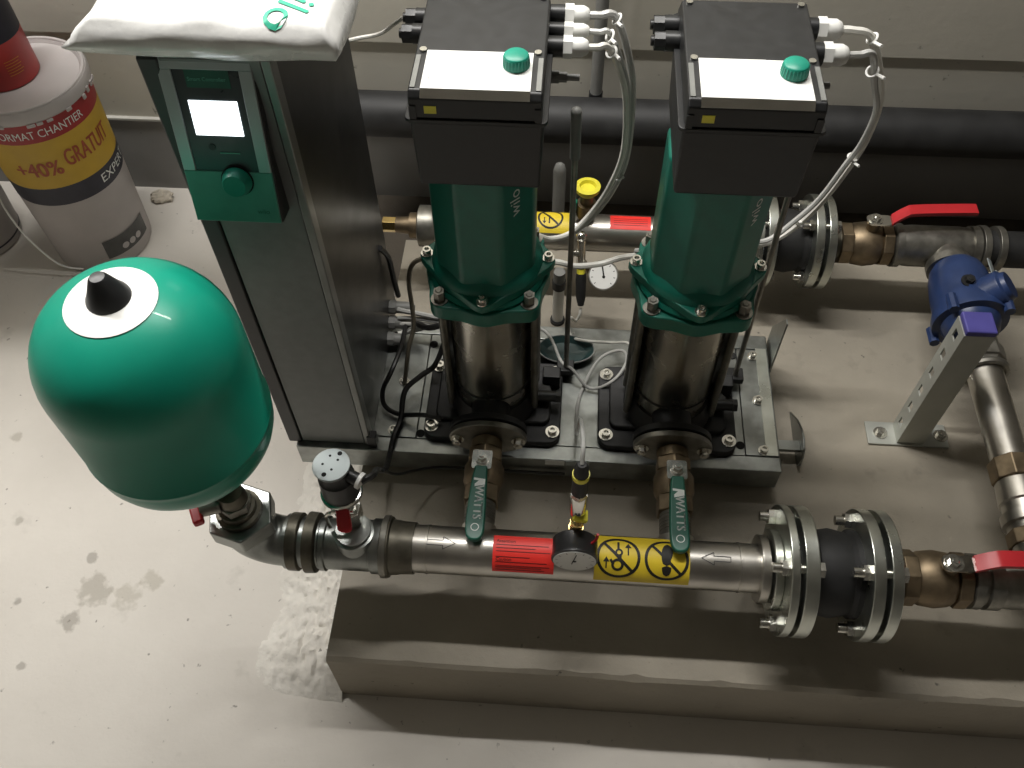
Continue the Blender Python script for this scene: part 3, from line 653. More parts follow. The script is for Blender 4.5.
# ------------------------------------------------------------------ rubber compensators, valves at the right
GC = 'flanged rubber compensators'
def compensator(x, y, z, label, s=1.):
    t = thing('rubber_compensator', label, 'fitting', (x+.08*s, y, z-.1), GC)
    spec = ((0, .013, .100), (.020, .021, .100), (.116, .018, .100), (.142, .017, .100))
    for i, (d, th, r) in enumerate(spec):
        fl = MB().ring((x+d*s, y, z), (1, 0, 0), th*s, r*s, .036*s, 48).build('flange', 'zinc', t, bevel=.002)
    for d, th in ((.013, .007), (.134, .008)): MB().ring((x+d*s, y, z), (1, 0, 0), th*s, .078*s, .036*s, 36).build('gasket', 'rubber', t)
    MB().lathe((x+.040*s, y, z), (1, 0, 0), [(0, .068*s), (.008*s, .068*s), (.014*s, .063*s), (.038*s, .068*s), (.062*s, .063*s), (.068*s, .068*s), (.0765*s, .068*s)], 40).build('bellows', 'rubber', t)
    MB().ring((x-.013*s, y, z), (1, 0, 0), .013*s, .062*s, .03*s, 40).build('weld_neck', 'zinc', t, bevel=.002)
    for (d0, d1) in ((0, .041), (.116, .159)):
        for k in range(4):
            a = PI/8 + PI/2*k; p = Vector((x, y + .081*s*math.cos(a), z + .081*s*math.sin(a)))
            b = MB(); b.cyl(p+Vector((d0*s-.011*s, 0, 0)), p+Vector((d0*s-.0002, 0, 0)), .0125*s, n=6, rot=k); b.cyl(p+Vector((d0*s-.024*s, 0, 0)), p+Vector((d1*s+.006*s, 0, 0)), .0075*s, n=12); b.cyl(p+Vector((d1*s+.0002, 0, 0)), p+Vector((d1*s+.009*s, 0, 0)), .0125*s, n=6, rot=k)
            b.build('stud', 'bolt', t)
    return t
compensator(.348, HY, HZ, 'bolted zinc flanges with black rubber bellows at the right end of the front header')
RY, RZ = 1.31, .15
compensator(.366, RY, RZ, 'bolted zinc flanges with black bellows behind the right pump on the rear header', .93)
def red_valve(x0, y, z, label, hx0, hx1, hy, hz):
    t = thing('ball_valve', label, 'valve', (x0+.07, y, z-.04), 'brass ball valves with red levers')
    MB().lathe((x0, y, z), (1, 0, 0), [(0, .043), (.012, .043), (.013, .034), (.024, .034)], 32).build('flange_nipple', 'bronze', t)
    MB().cyl((x0+.024, y, z), (x0+.046, y, z), .043, n=8, rot=PI/8).build('hex_end', 'brass', t, bevel=.002)
    MB().lathe((x0+.046, y, z), (1, 0, 0), [(0, .036), (.008, .041), (.03, .044), (.05, .041), (.058, .036)], 36).build('body', 'brass', t)
    MB().cyl((x0+.104, y, z), (x0+.124, y, z), .043, n=8, rot=PI/8).build('hex_end', 'brass', t, bevel=.002)
    MB().cyl((hx0+.01, y, z+.03), (hx0+.01, y, hz), .012, n=16).build('stem', 'brass', t)
    b = MB(); b.prism(rrect(.05, .026, .01, 4), (hx0+.018, y, hz), (1, 0, 0), (0, 1, 0), .004); b.build('lever_plate', 'chrome', t)
    hexbolt((hx0+.01, y, hz+.004), (0, 0, 1), .009, .006).build('lever_nut', 'bolt', t)
    b = MB(); P = [(hx0+.040, y, hz+.004), (hx0+.062, y+(hy-y)*.35, hz+.017), (hx0+.085, y+(hy-y)*.6, hz+.020), (hx1-.01, hy, hz+.020), (hx1, hy, hz+.018)]
    Q = spline(P, 5); k = len(Q); vs = []
    for i, p in enumerate(Q):
        wd = .0125 if i < k-3 else .0125*(k-i)/4
        for dy, dz in ((-wd, -.004), (wd, -.004), (wd, .004), (-wd, .004)): vs.append(p + Vector((0, dy, dz)))
    b.add(vs, [(i*4+j, i*4+(j+1) % 4, i*4+4+(j+1) % 4, i*4+4+j) for i in range(k-1) for j in range(4)] + [(3, 2, 1, 0), tuple(4*k-4+j for j in range(4))])
    b.build('red_lever', 'red', t, bevel=.003, ang=60)
    return t
red_valve(.508, HY, HZ, 'brass ball valve with red lever at the right end of the front header', .585, .775, HY+.005, .205)
red_valve(.515, RY, RZ, 'brass ball valve with long red lever on the rear header', .585, .782, RY+.02, .212)
t = thing('rear_tee', 'dull steel tee on the rear header feeding the blue strainer', 'fitting', (.73, RY, .11))
MB().lathe((.64, RY, RZ), (1, 0, 0), [(0, .036), (.005, .043), (.018, .043), (.019, .039), (.040, .041), (.130, .041), (.150, .039), (.151, .043), (.165, .043), (.166, .036)], 36).build('body', 'iron', t)
MB().lathe((.745, RY, RZ), (0, -1, 0), [(.02, .034), (.045, .036), (.046, .042), (.062, .042)], 30).build('branch', 'iron', t)
t = thing('rear_outlet_pipe', 'black pipe leaving the rear header through two steel rings at the right edge', 'pipe', (1.0, RY, .11))
MB().cyl((.808, RY, RZ), (2.59, RY, RZ), .036, n=28).build('tube', 'insul', t)
for x in (.808, .838): MB().ring((x, RY, RZ), (1, 0, 0), .013, .045, .035, 32).build('ring', 'iron', t, bevel=.001)

# rear header pipe
t = thing('rear_header', 'dull steel rear header pipe with yellow and red labels behind the pumps', 'pipe', (0, RY, .11))
MB().cyl((-.262, RY, RZ), (.353, RY, RZ), HR, n=40).build('tube', 'inoxd', t)
for px in (PX, PX+.3105): MB().cyl((px, RY-.045, RZ+.002), (px, RY-.02, RZ), .028, n=24).build('branch', 'inoxd', t)
MB().lathe((-.300, RY, RZ), (1, 0, 0), [(0, .03), (.004, .042), (.03, .042), (.038, .038)], 32).build('end_cap', 'iron', t)
MB().lathe((-.345, RY, RZ), (1, 0, 0), [(0, .016), (.028, .018), (.029, .026), (.045, .026)], 24).build('reducer', 'brass', t)
MB().cyl((-.372, RY, RZ), (-.345, RY, RZ), .016, n=6).build('plug', 'brassb', t, bevel=.001)
fr = xcyl(RY, RZ, HR+.0007, .127, math.radians(5)); lab = patch(fr, .08, .036, 2, 10).build('red_label', 'reds', t)
fr2 = xcyl(RY, RZ, HR+.0011, .127, math.radians(5)); b = MB()
for y in (.006, .001, -.004, -.009): bar2(b, fr2, (-.033, y), (.034, y), .0009, 2)
b.build('print_lines', 'inkr', lab, flat=True)
fr = xcyl(RY, RZ, HR+.0007, -.037, math.radians(10)); lab = patch(fr, .088, .055, 2, 12).build('yellow_label', 'yel', t)
fr2 = xcyl(RY, RZ, HR+.0011, -.037, math.radians(10)); b = MB(); ring2(b, fr2, .006, .006, .0255, .0215, 32); bar2(b, fr2, (-.010, .022), (.022, -.010), .004)
bar2(b, fr2, (.004, .012), (.004, -.008), .0028, 3); bar2(b, fr2, (-.006, .006), (-.006, -.004), .002, 3); poly2(b, fr2, [(-.010, -.003), (-.002, -.003), (-.006, -.009)])
b.build('no_lifting_sign', 'ink', lab, flat=True)
t = thing('drain_cock', 'brass drain cock with round yellow cap and green lever on the rear header', 'valve', (.038, RY, .187))
MB().lathe((.038, RY, .186), (0, 0, 1), [(0, .014), (.014, .014), (.015, .019), (.045, .019), (.046, .013), (.07, .013)], 22).build('body', 'brass', t)
MB().lathe((.038, RY, .257), (0, 0, 1), [(0, .018), (.008, .024), (.016, .0245), (.017, .016), (.010, .014), (.010, .001)], 32).build('yellow_cap', 'yelp', t)
MB().obox((.013, RY-.004, .216), (.010, .012, .045), Matrix.Rotation(.1, 3, 'Y')).build('green_lever', 'gink', t, bevel=.002)
MB().cyl((.018, RY, .218), (.03, RY, .218), .005, n=8).build('lever_pin', 'bolt', t)
# rear gauge + transmitter
t = thing('rear_gauge', 'round white-faced pressure gauge tilted up behind the pumps', 'gauge', (.075, 1.19, .14))
gd = Vector((-.04, -.62, .78)).normalized(); gc = Vector((.0765, 1.188, .158))
MB().lathe(gc - gd*.024, gd, [(0, .025), (.003, .0275), (.02, .0275), (.024, .0295), (.027, .0285)], 36).build('case', 'iron', t)
dial = MB().lathe(gc + gd*.0032, gd, [(0, .0262), (.0005, .0262)], 36).build('dial', 'white', t)
u = Vector((1, 0, 0)); u = (u - gd*u.dot(gd)).normalized(); vv = gd.cross(u); fm = plane_map(gc + gd*.0042, u, vv); b = MB()
bar2(b, fm, (.002, -.006), (-.003, .019), .0028, 2); ring2(b, fm, .001, -.003, .003, .0001, 14)
for k in range(9):
    a = math.radians(225-33.75*k); bar2(b, fm, (.020*math.cos(a), .020*math.sin(a)), (.0235*math.cos(a), .0235*math.sin(a)), .0012, 1)
b.build('needle', 'ink', dial, flat=True)
MB().tube([gc - gd*.024 + Vector((-.01, 0, 0)), gc - gd*.04 + Vector((-.025, .01, 0)), (.034, 1.222, .165)], .006, 10).build('stem', 'brass', t)
t = thing('rear_transmitter', 'steel pressure transmitter with black plug hanging under the rear header', 'sensor', (.033, 1.21, .06))
MB().tube([(.031, 1.272, .165), (.031, 1.255, .185), (.031, 1.245, .198)], .0075, 10).build('elbow_pipe', 'chrome', t)
MB().sphere((.031, 1.243, .205), .011, 14, 8).build('knob', 'chrome', t)
ax0, ax1 = Vector((.031, 1.238, .200)), Vector((.037, 1.172, .085)); q = lambda s: ax0.lerp(ax1, s)
MB().cyl(q(0), q(.42), .009, n=14).build('body', 'chrome', t)
MB().cyl(q(.20), q(.20)+Vector((-.018, -.006, .006)), .006, n=10).build('bleed_screw', 'bolt', t)
MB().cyl(q(.42), q(.5), .0085, n=6).build('yellow_clip', 'yelp', t)
MB().lathe(q(.5), ax1-ax0, [(0, .0095), (.012, .0105), (.05, .0095), (.066, .006)], 16).build('plug', 'rubber', t)

# ------------------------------------------------------------------ bypass run with blue strainer and post
BXX = .752
t = thing('blue_strainer', 'blue painted strainer body on the bypass pipe beside the rear tee', 'valve', (BXX, 1.15, .09))
z = .155
MB().lathe((BXX, 1.248, z), (0, -1, 0), [(0, .040), (.012, .048), (.03, .053), (.075, .058), (.10, .058), (.125, .066), (.138, .066), (.140, .052), (.16, .046), (.165, .04)], 36).build('body', 'blue', t)
MB().lathe((BXX+.01, 1.15, z+.02), (.55, 0, .6), [(.02, .034), (.052, .034), (.056, .028), (.064, .026)], 24).build('bonnet', 'blue', t, bevel=.001)
hexbolt((BXX-.012, 1.165, z+.055), (0, -.1, 1), .009, .008).build('vent_plug', 'dark', t)
for k in range(4):
    a = PI/4+PI/2*k; MB().cyl((BXX+.069*math.cos(a), 1.134, z+.069*math.sin(a)), (BXX+.069*math.cos(a), 1.10, z+.069*math.sin(a)), .0095, n=8).build('flange_bolt', 'blue', t)
MB().obox((BXX+.044, 1.165, z+.057), (.012, .05, .002), Matrix.Rotation(.62, 3, 'Y')).build('name_plate', 'bezel', t)
MB().obox((BXX+.040, 1.205, z+.050), (.010, .045, .002), Matrix.Rotation(.62, 3, 'Y')).build('name_plate', 'bezel', t)
t = thing('bypass_pipe', 'bright steel bypass pipe running toward the camera at the right edge', 'pipe', (BXX, .85, .1))
MB().lathe((BXX, 1.082, z), (0, -1, 0), [(0, .030), (.012, .030), (.013, .036), (.035, .036), (.036, .041), (.066, .041), (.067, .036), (.075, .034)], 8, rot=PI/8).build('hex_union', 'iron', t, bevel=.002)
MB().torus((BXX, 1.0, z), (0, 1, 0), .0345, .007, 32, 8).build('clamp_ring', 'iron', t)
MB().cyl((BXX-.038, 1.0, z-.01), (BXX-.062, .998, z-.012), .0055, n=10).build('clamp_screw', 'bolt', t)
MB().cyl((BXX, 1.01, z), (BXX, .815, z), .030, n=32).build('tube', 'inoxd', t)
t = thing('bypass_valve', 'brass valve and union joining the bypass to the front header', 'valve', (BXX, .72, .1))
MB().cyl((BXX, .814, z), (BXX, .775, z), .037, n=8, rot=PI/8).build('hex_end', 'brass', t, bevel=.002)
MB().lathe((BXX, .775, z), (0, -1, 0), [(0, .031), (.003, .034), (.04, .036), (.043, .033), (.06, .033), (.061, .039), (.078, .039), (.079, .033), (.13, .033)], 30).build('body', 'inoxd', t)
MB().cyl((BXX+.005, .75, z+.03), (BXX+.005, .75, z+.05), .011, n=6).build('cap', 'black', t)
MB().cyl((BXX, .685, z), (BXX, .660, z), .038, n=8, rot=PI/8).build('hex_end', 'brass', t, bevel=.002)
t = thing('front_outlet', 'dark steel union and tee closing the front header at the right edge', 'fitting', (.75, HY, .1))
MB().lathe((.633, HY, HZ), (1, 0, 0), [(0, .036), (.003, .042), (.016, .042), (.017, .036), (.024, .036), (.025, .042), (.045, .042), (.047, .037), (.06, .039), (.19, .039), (.2, .036), (.42, .036)], 36).build('body', 'iron', t)
MB().lathe((BXX, HY+.0, z), (0, 1, 0), [(.02, .036), (.044, .036)], 28).build('branch', 'iron', t)

t = thing('support_post', 'perforated galvanised channel post bolted to the floor beside the blue strainer', 'post', (.667, .95, 0))
PXa, PXb, PYa, PYb, PH = .641, .684, .938, .980, .325
fw_ = MB().box((PXa, PYa, .005), (PXb, PYa+.003, PH)).build('front_web', 'postm', t)
holes = [.03+.052*k for k in range(6)]
b = MB(); prev = .005          # side web built around its round-ended slots
for h in holes:
    b.box((PXa-.003, PYa, prev), (PXa, PYb, h)); b.box((PXa-.003, PYa, h), (PXa, PYa+.016, h+.020)); b.box((PXa-.003, PYa+.030, h), (PXa, PYb, h+.020)); prev = h+.020
b.box((PXa-.003, PYa, prev), (PXa, PYb, PH)); b.build('side_web', 'postm', t, flat=True)
MB().box((PXb, PYa, .005), (PXb+.003, PYb, PH)).build('side_web', 'postm', t)
MB().box((PXa-.055, PYa-.004, .0003), (PXb+.05, PYb+.004, .005)).build('base_plate', 'postm', t, bevel=.001)
for x in (.611, .722): hexbolt((x, .958, .005), (0, 0, 1), .0085, .008).build('anchor_bolt', 'bolt', t)
MB().box((PXa-.002, PYa-.001, PH), (PXb+.003, PYb+.001, PH+.012)).build('end_cap', 'violet', t, bevel=.003)

# ------------------------------------------------------------------ control cabinet
CX0, CX1, CY0, CY1, CZ0, CZ1 = -.474, -.328, .826, 1.152, BT, .868
t = thing('control_cabinet', 'tall slim black control cabinet with lit screen on its door', 'cabinet', ((CX0+CX1)/2, (CY0+CY1)/2, CZ0))
MB().box((CX0+.003, CY0+.008, CZ0+.0005), (CX1, CY1, CZ1)).build('carcass', 'blackg', t, bevel=.004)
MB().box((CX0-.002, CY0-.002, CZ0+.0005), (CX0+.022, CY0+.03, CZ1)).build('corner_profile', 'black', t, bevel=.003)
MB().box((CX1-.010, CY0-.001, CZ0+.0005), (CX1+.0015, CY0+.02, CZ1)).build('edge_profile', 'edgeg', t, bevel=.002)
MB().box((CX0+.023, CY0+.001, CZ0+.0015), (CX1-.011, CY0+.010, CZ1-.002)).build('door', 'doorg', t, bevel=.001)
MB().box((CX0+.0225, CY0+.003, CZ0+.001), (CX0+.0245, CY0+.012, CZ1-.003)).build('door_seal', 'dark', t)
# module frame: leans back at the top
c0 = Vector((-.4035, .789, .664)); up = Vector((0, .042, .198)).normalized(); rx = Vector((1, 0, 0)); nf = rx.cross(up).normalized()   # outward (toward the front)
MW, MH = .106, .206
def mbox(x0, y0, x1, y1, d0, d1): 
    vs = [c0 + rx*x + up*y + nf*d for d in (d0, d1) for x, y in ((x0, y0), (x1, y0), (x1, y1), (x0, y1))]
    return MB().add(vs, [(3,2,1,0),(4,5,6,7),(0,1,5,4),(1,2,6,5),(2,3,7,6),(3,0,4,7)])
b = MB(); pr = [(CY0, .650), (.797, .650), (.838, .862), (CY0+.006, .868)]; b.prism([(y, z) for y, z in [(CY0, .652), (.797, .656), (.8255, .80), (CY0, .80)]], (-.452, 0, 0), (0, 1, 0), (0, 0, 1), .10)
b.build('module_body', 'black', t)
mod = mbox(-MW/2-.002, -.002, MW/2+.002, MH+.002, -.012, 0).build('module_back', 'black', t, bevel=.003)
mbox(-MW/2, 0, MW/2, .069, .0002, .004).build('module_base', 'plate', t, bevel=.001)
for s in (-1, 1): mbox(s*MW/2-(.015 if s > 0 else 0), .069, s*MW/2+(.015 if s < 0 else 0), MH-.013, .0002, .004).build('module_bezel', 'bezel', t, bevel=.001)
mbox(-MW/2, MH-.013, MW/2, MH, .0002, .004).build('module_bezel', 'bezel', t, bevel=.001)
face = mbox(-MW/2+.015, .069, MW/2-.015, MH-.013, .0001, .002).build('module_face', 'dgrey', t)
mbox(-.024, MH-.034, .026, MH-.0135, .0022, .0026).build('title_strip', 'leverg', t)
fm = plane_map(c0 + nf*.0030, rx, up)
v, f = text2d('Smart Controller', .0062); MB().add([fm(x, y+MH-.024) for x, y in v], f).build('title_lettering', 'pgink', t, flat=True)
mbox(-.027, .115, .029, .157, .0022, .0030).build('screen', 'screen', t)
b = MB(); bar2(b, fm, (-.004, .093), (.020, .093), .0018, 2); b.build('status_line', 'pgink', t, flat=True)
MB().lathe(c0 + rx*-.012 + up*.100 + nf*.002, nf, [(0, .004), (.001, .004)], 16).build('sensor_window', 'black', t)
kn = MB().lathe(c0 + rx*.010 + up*.058 + nf*.004, nf, [(0, .0178), (.004, .0178), (.013, .0148), (.015, .0135)], 36).build('dial_knob', 'lgreen', t)
MB().ring(c0 + rx*.010 + up*.058 + nf*.0041, nf, .0008, .0195, .0178, 36).build('knob_ring', 'dark', t)
v, f = text2d('wilo', .009); fm = plane_map(c0 + nf*.0043, rx, up); MB().add([fm(x+.034, y+.016) for x, y in v], f).build('lettering', 'leverg', t, flat=True)
MB().cyl((CX0, .95, .79), (CX0-.02, .95, .79), .018, n=20).obox((CX0-.024, .95, .79), (.012, .014, .044), Matrix.Rotation(.3, 3, 'X')).build('main_switch', 'red', t, bevel=.002)
for (y, z, l) in ((1.10, .14, .036), (1.08, .118, .03), (1.05, .105, .022)):
    b = MB(); b.cyl((CX1, y, z), (CX1+.012, y, z), .0135, n=8); b.lathe((CX1+.012, y, z), (1, 0, 0), [(0, .0115), (l-.008, .0115), (l-.004, .0085), (l, .006)], 16); b.build('cable_gland', 'pvc', t)
MB().box((CX1-.004, CY0-.004, CZ0+.0005), (CX1+.012, CY0+.012, CZ0+.03)).build('foot_bracket', 'black', t, bevel=.001)

# bag on the cabinet
t = thing('document_bag', 'crumpled white plastic document bag lying on top of the cabinet', 'bag', (-.39, .93, CZ1))
def bag():
    nx, ny, nz_ = 44, 30, 9; b = MB(); idx = {}
    x0, x1, y0, y1, h = -.497, -.248, .800, 1.12, .066
    def pt(i, j, k):
        u, v_, w_ = i/nx, j/ny, k/nz_
        x = x0 + (x1-x0)*u; y = y0 + (y1-y0)*v_; z = CZ1+.0012 + h*w_ + .017*(1-w_)*(1-v_)**7
        e = math.sin(PI*u)**.25 * math.sin(PI*v_)**.25 if 0 < u < 1 and 0 < v_ < 1 else 0
        bul = math.sin(PI*w_)
        y -= (1-v_)**8*.016*bul; y += v_**8*.01*bul
        x -= (1-u)**6*(.020*bul) ; x += u**6*(.010*bul - .004*w_)
        if w_ > .5: x += .012*(1-u)**3*(w_-.4); z -= .003*(1-e)*w_
        cr = .0020*noise.noise((x*22, y*22, z*60)) + .0022*noise.noise((x*16, y*14, z*230))
        if k: z += cr*w_
        if w_ < 1: y += cr*(1-v_)*1.6; x += cr*(u-.5)*1.5
        if k in (2, 3) and u < .1: x -= .014*(1-u/.1)
        return (x, y, z)
    def vid(i, j, k):
        if (i, j, k) not in idx: idx[(i, j, k)] = len(b.v); b.v.append(pt(i, j, k))
        return idx[(i, j, k)]
    for i in range(nx):
        for j in range(ny):
            for k in (0, nz_): b.f.append((vid(i, j, k), vid(i+1, j, k), vid(i+1, j+1, k), vid(i, j+1, k)))
    for k in range(nz_):
        for i in range(nx):
            for j in (0, ny): b.f.append((vid(i, j, k), vid(i+1, j, k), vid(i+1, j, k+1), vid(i, j, k+1)))
        for j in range(ny):
            for i in (0, nx): b.f.append((vid(i, j, k), vid(i, j+1, k), vid(i, j+1, k+1), vid(i, j, k+1)))
    return b
bag_o = bag().build('bag_body', 'bagm', t, ang=180)
v, f = text2d('wilo', .055); fm = plane_map((-.283, .832, CZ1+.12), (-.5, -1, 0), (1, -.5, 0))
from mathutils.bvhtree import BVHTree
bt = BVHTree.FromPolygons([Vector(q) for q in bag().v], bag().f)
def onbag(p):
    h = bt.ray_cast(p, Vector((0, 0, -1)))[0]; return Vector((p.x, p.y, (h.z if h else p.z-.05) + .0012))
b = MB(); b.add([onbag(fm(x, y)) for x, y in v], f); b.build('bag_lettering', 'gink', t, flat=True)

# ------------------------------------------------------------------ paint pails
def conemap(cx, cy, z0, z1, r0, r1, a0, z, lift=.0012):
    def f(u, v_):
        zz = z + v_; r = r0 + (r1-r0)*(zz-z0)/(z1-z0) + lift; a = a0 + u/r; return Vector((cx + r*math.cos(a), cy + r*math.sin(a), zz))
    return f
QX, QY, QB, QT, q0, q1 = -1.155, 1.54, FZ, .309, .114, .131
t = thing('paint_pail', 'large white paint pail with red, mustard and navy label bands', 'pail', (QX, QY, QB))
qr = lambda z_: q0 + (q1-q0)*(z_-QB)/(QT-QB)
MB().lathe((QX, QY, 0), (0, 0, 1), [(QB+.001, q0-.012), (QB+.001, q0-.004), (QB+.006, q0), (QT-.03, qr(QT-.03))], 56).build('body', 'pail', t)
def band(z0_, z1_, mt, name): 
    return MB().lathe((QX, QY, 0), (0, 0, 1), [(z0_, qr(z0_)+.0004), (z1_, qr(z1_)+.0004)], 64, cap=False).build(name, mt, t)
band(.232, QT-.03, 'redb', 'red_band'); band(.108, .232, 'yelb', 'mustard_band'); band(.058, .108, 'navy', 'navy_band')
MB().lathe((QX, QY, QT-.028), (0, 0, 1), [(0, q1+.002), (.004, q1+.006), (.022, q1+.007), (.030, q1+.004), (.030, q1-.006), (.024, q1-.010), (.023, .002)], 64).build('lid', 'pail', t)
MB().torus((QX, QY, QT+.003), (0, 0, 1), q1-.001, .004, 64, 8).build('lid_bead', 'pail', t)
b = MB()
for k in range(40):
    a = 2*PI*k/40 + random.uniform(-.05, .05)
    if random.random() < .55: b.obox((QX+(q1+.007)*math.cos(a), QY+(q1+.007)*math.sin(a), QT-.026+random.uniform(-.004, .004)), (.004, random.uniform(.008, .022), random.uniform(.006, .02)), Matrix.Rotation(a, 3, 'Z'))
o = b.build('paint_drips', 'pail', t, bevel=.0015); o['kind'] = 'stuff'
def wrap_text(s, size, a_deg, z_, mt, nm, sx=1., bold=0., par=t):
    v, f = text2d(s, size); fm = conemap(QX, QY, QB, QT, q0, q1, math.radians(a_deg), z_); b = MB()
    for q in ([0] if not bold else [-bold, bold]): b.add([fm(x*sx+q, y) for x, y in v], f)
    b.build(nm, mt, par, flat=True)
wrap_text('// FORMAT CHANTIER', .027, -64, .252, 'wink', 'red_band_lettering', .8)
wrap_text('+40%', .054, -79, .160, 'redink', 'offer_lettering', .8, .0012)
wrap_text('GRATUIT', .060, -24, .174, 'redink', 'offer_lettering', .5, .0008)
wrap_text('EXPERT', .032, -3, .083, 'wink', 'navy_band_lettering')
fm = conemap(QX, QY, QB, QT, q0, q1, math.radians(-28), -.105, .0008); b = patch(fm, .13, .055, 24, 2); b.build('printed_scene', 'printgrey', t)
b = MB(); fm2 = conemap(QX, QY, QB, QT, q0, q1, math.radians(-26), -.114, .0016)
for k in range(3): 
    n = 16; c_ = (-.02+.021*k, 0); b.add([fm2(*c_)] + [fm2(c_[0]+.009*math.cos(2*PI*i/n), .009*math.sin(2*PI*i/n)) for i in range(n)], [(0, 1+i, 1+(i+1) % n) for i in range(n)])
b.build('printed_dots', 'pail', t, flat=True)
MB().tube([(QX-.138, QY-.03, .25), (QX-.130, QY-.085, .13), (QX-.105, QY-.125, .0), (QX-.06, QY-.130, -.12), (QX-.0, QY-.13, -.14)], .0022, 8).build('bail_wire', 'white', t)
# can on the pail
KX, KY, KB = -1.188, 1.553, QT-.004
t = thing('paint_can', 'red paint can with black upper band standing on the pail lid', 'can', (KX, KY, KB))
MB().lathe((KX, KY, KB+.0005), (0, 0, 1), [(0, .066), (.003, .068), (.195, .068), (.198, .070), (.203, .070), (.205, .066)], 48).build('body', 'lred', t)
MB().lathe((KX, KY, KB+.098), (0, 0, 1), [(0, .0685), (.092, .0685)], 48, cap=False).build('black_band', 'navy', t)
def kmap(a_deg, z_): return conemap(KX, KY, 0, 1, .0692, .0692, math.radians(a_deg), z_, 0)
fm = kmap(-66, KB+.130); v, f = text2d('A', .036); MB().add([fm(x, y) for x, y in v], f).build('lettering', 'wink', t, flat=True)
b = MB(); fm = kmap(-35, KB+.045)
for k in range(6): bar2(b, fm, (-.018, .016-.006*k), (.016-.004*(k % 2), .016-.006*k), .0014, 4)
b.build('small_print', 'orange', t, flat=True)
b = patch(kmap(-95, KB+.02), .03, .025, 6, 2); b.build('orange_mark', 'orange', t)
# second pail at the frame edge
t = thing('beige_pail', 'beige pail cut off by the left edge of the view', 'pail', (-1.47, 1.53, FZ))
MB().lathe((-1.47, 1.53, FZ+.0005), (0, 0, 1), [(0, .088), (.004, .094), (.012, .096), (.22, .105)], 48).build('body', 'pail', t)
MB().lathe((-1.47, 1.53, FZ+.20), (0, 0, 1), [(0, .106), (.002, .110), (.022, .110), (.024, .10)], 48).build('lid', 'pail', t)
MB().ring((-1.47, 1.53, FZ+.022), (0, 0, 1), .004, .0975, .090, 48).build('dark_band', 'navy', t)
# rubble on the floor
b = MB(); b.sphere((0, 0, 0), .024, 14, 10, (1.2, .8, .6)); b.v = [tuple(Vector(v_)*(1+.5*noise.noise(Vector(v_)*90))) for v_ in b.v]
o = b.build('rubble_lump', 'rock', at=(-1.055, 1.69, FZ+.010), flat=True); tag(o, 'pale crumbly lump of rubble on the floor behind the cabinet', 'rubble')

# ------------------------------------------------------------------ cables
def cable(pts, r, mt, label, name='power_cable', n=8, group=None):
    o = MB().tube(pts, r, n, 6).build(name, mt); tag(o, label, 'cable', group); return o
c = cable([(.014, 1.042, .796), (.030, 1.044, .795), (.050, 1.05, .79), (.071, 1.05, .735), (.084, 1.07, .659), (.089, 1.1, .537), (.08, 1.12, .459), (.056, 1.14, .378), (.016, 1.13, .329), (-.022, 1.105, .335), (-.056, 1.075, .365), (-.10, 1.075, .33), (-.13, 1.065, .24), (-.19, 1.06, .165), (-.28, 1.08, .150), (-.31, 1.09, .145)], .0052, 'cable', 'outermost grey cable arcing from the left pump drive box')
c = cable([(.014, .974, .796), (.028, .976, .795), (.040, .985, .79), (.058, 1.025, .735), (.074, 1.05, .665), (.081, 1.085, .548), (.068, 1.105, .463), (.045, 1.125, .387), (.010, 1.115, .343), (-.025, 1.09, .350), (-.056, 1.062, .383), (-.10, 1.06, .34), (-.125, 1.05, .24), (-.18, 1.05, .155), (-.27, 1.07, .130), (-.31, 1.075, .122)], .0045, 'cablew', 'innermost white cable arcing from the front gland of the left drive box')
c = cable([(.014, 1.008, .796), (.030, 1.008, .795), (.042, 1.01, .793), (.06, 1.03, .742), (.077, 1.058, .668), (.0845, 1.092, .545), (.074, 1.114, .461), (.050, 1.134, .384), (.013, 1.124, .336), (-.024, 1.099, .342), (-.056, 1.069, .373), (-.10, 1.068, .335), (-.128, 1.058, .24), (-.185, 1.055, .16), (-.275, 1.075, .140), (-.31, 1.08, .132)], .0038, 'cable', 'thin middle grey cable of the left drive box bundle')
c = cable([(.3255, 1.026, .796), (.342, 1.027, .795), (.367, 1.03, .785), (.394, 1.035, .733), (.42, 1.06, .663), (.428, 1.08, .587), (.423, 1.09, .532), (.407, 1.1, .455), (.383, 1.105, .395), (.348, 1.095, .364), (.304, 1.075, .366), (.265, 1.058, .378), (.21, 1.055, .38), (.154, 1.060, .365), (.127, 1.07, .341), (.097, 1.1, .3), (.063, 1.1, .283), (.019, 1.085, .291), (-.015, 1.075, .310), (-.06, 1.075, .30), (-.10, 1.085, .22), (-.16, 1.075, .15), (-.25, 1.08, .112), (-.31, 1.06, .108)], .0052, 'cablew', 'long white cable looping from the right drive box across behind both pumps')
c = cable([(.3255, .974, .796), (.342, .977, .795), (.36, .985, .79), (.388, 1.02, .725), (.413, 1.045, .664), (.42, 1.07, .591), (.412, 1.08, .54), (.396, 1.09, .464), (.370, 1.092, .412), (.336, 1.082, .378), (.302, 1.068, .382), (.265, 1.049, .392), (.21, 1.046, .394), (.15, 1.052, .375), (.12, 1.075, .345)], .0045, 'cable', 'grey cable from the front gland of the right drive box')
def tie(p, d, label):
    t = thing('cable_tie', label, 'cable tie', p, 'white cable ties')
    MB().torus(p, d, .0072, .0016, 18, 6).build('strap', 'white', t); x, y, _ = frame(d)
    MB().cyl(Vector(p)+x*.009, Vector(p)+x*.009+Vector((.004, -.016, .006)), .0022, n=6).build('tail', 'white', t)
tie((.052, 1.048, .788), (.6, .1, -.5), 'white cable tie on the outermost cable at the top of the left bundle')
tie((.043, 1.008, .790), (.6, .2, -.4), 'white cable tie on the middle cable near the left drive box')
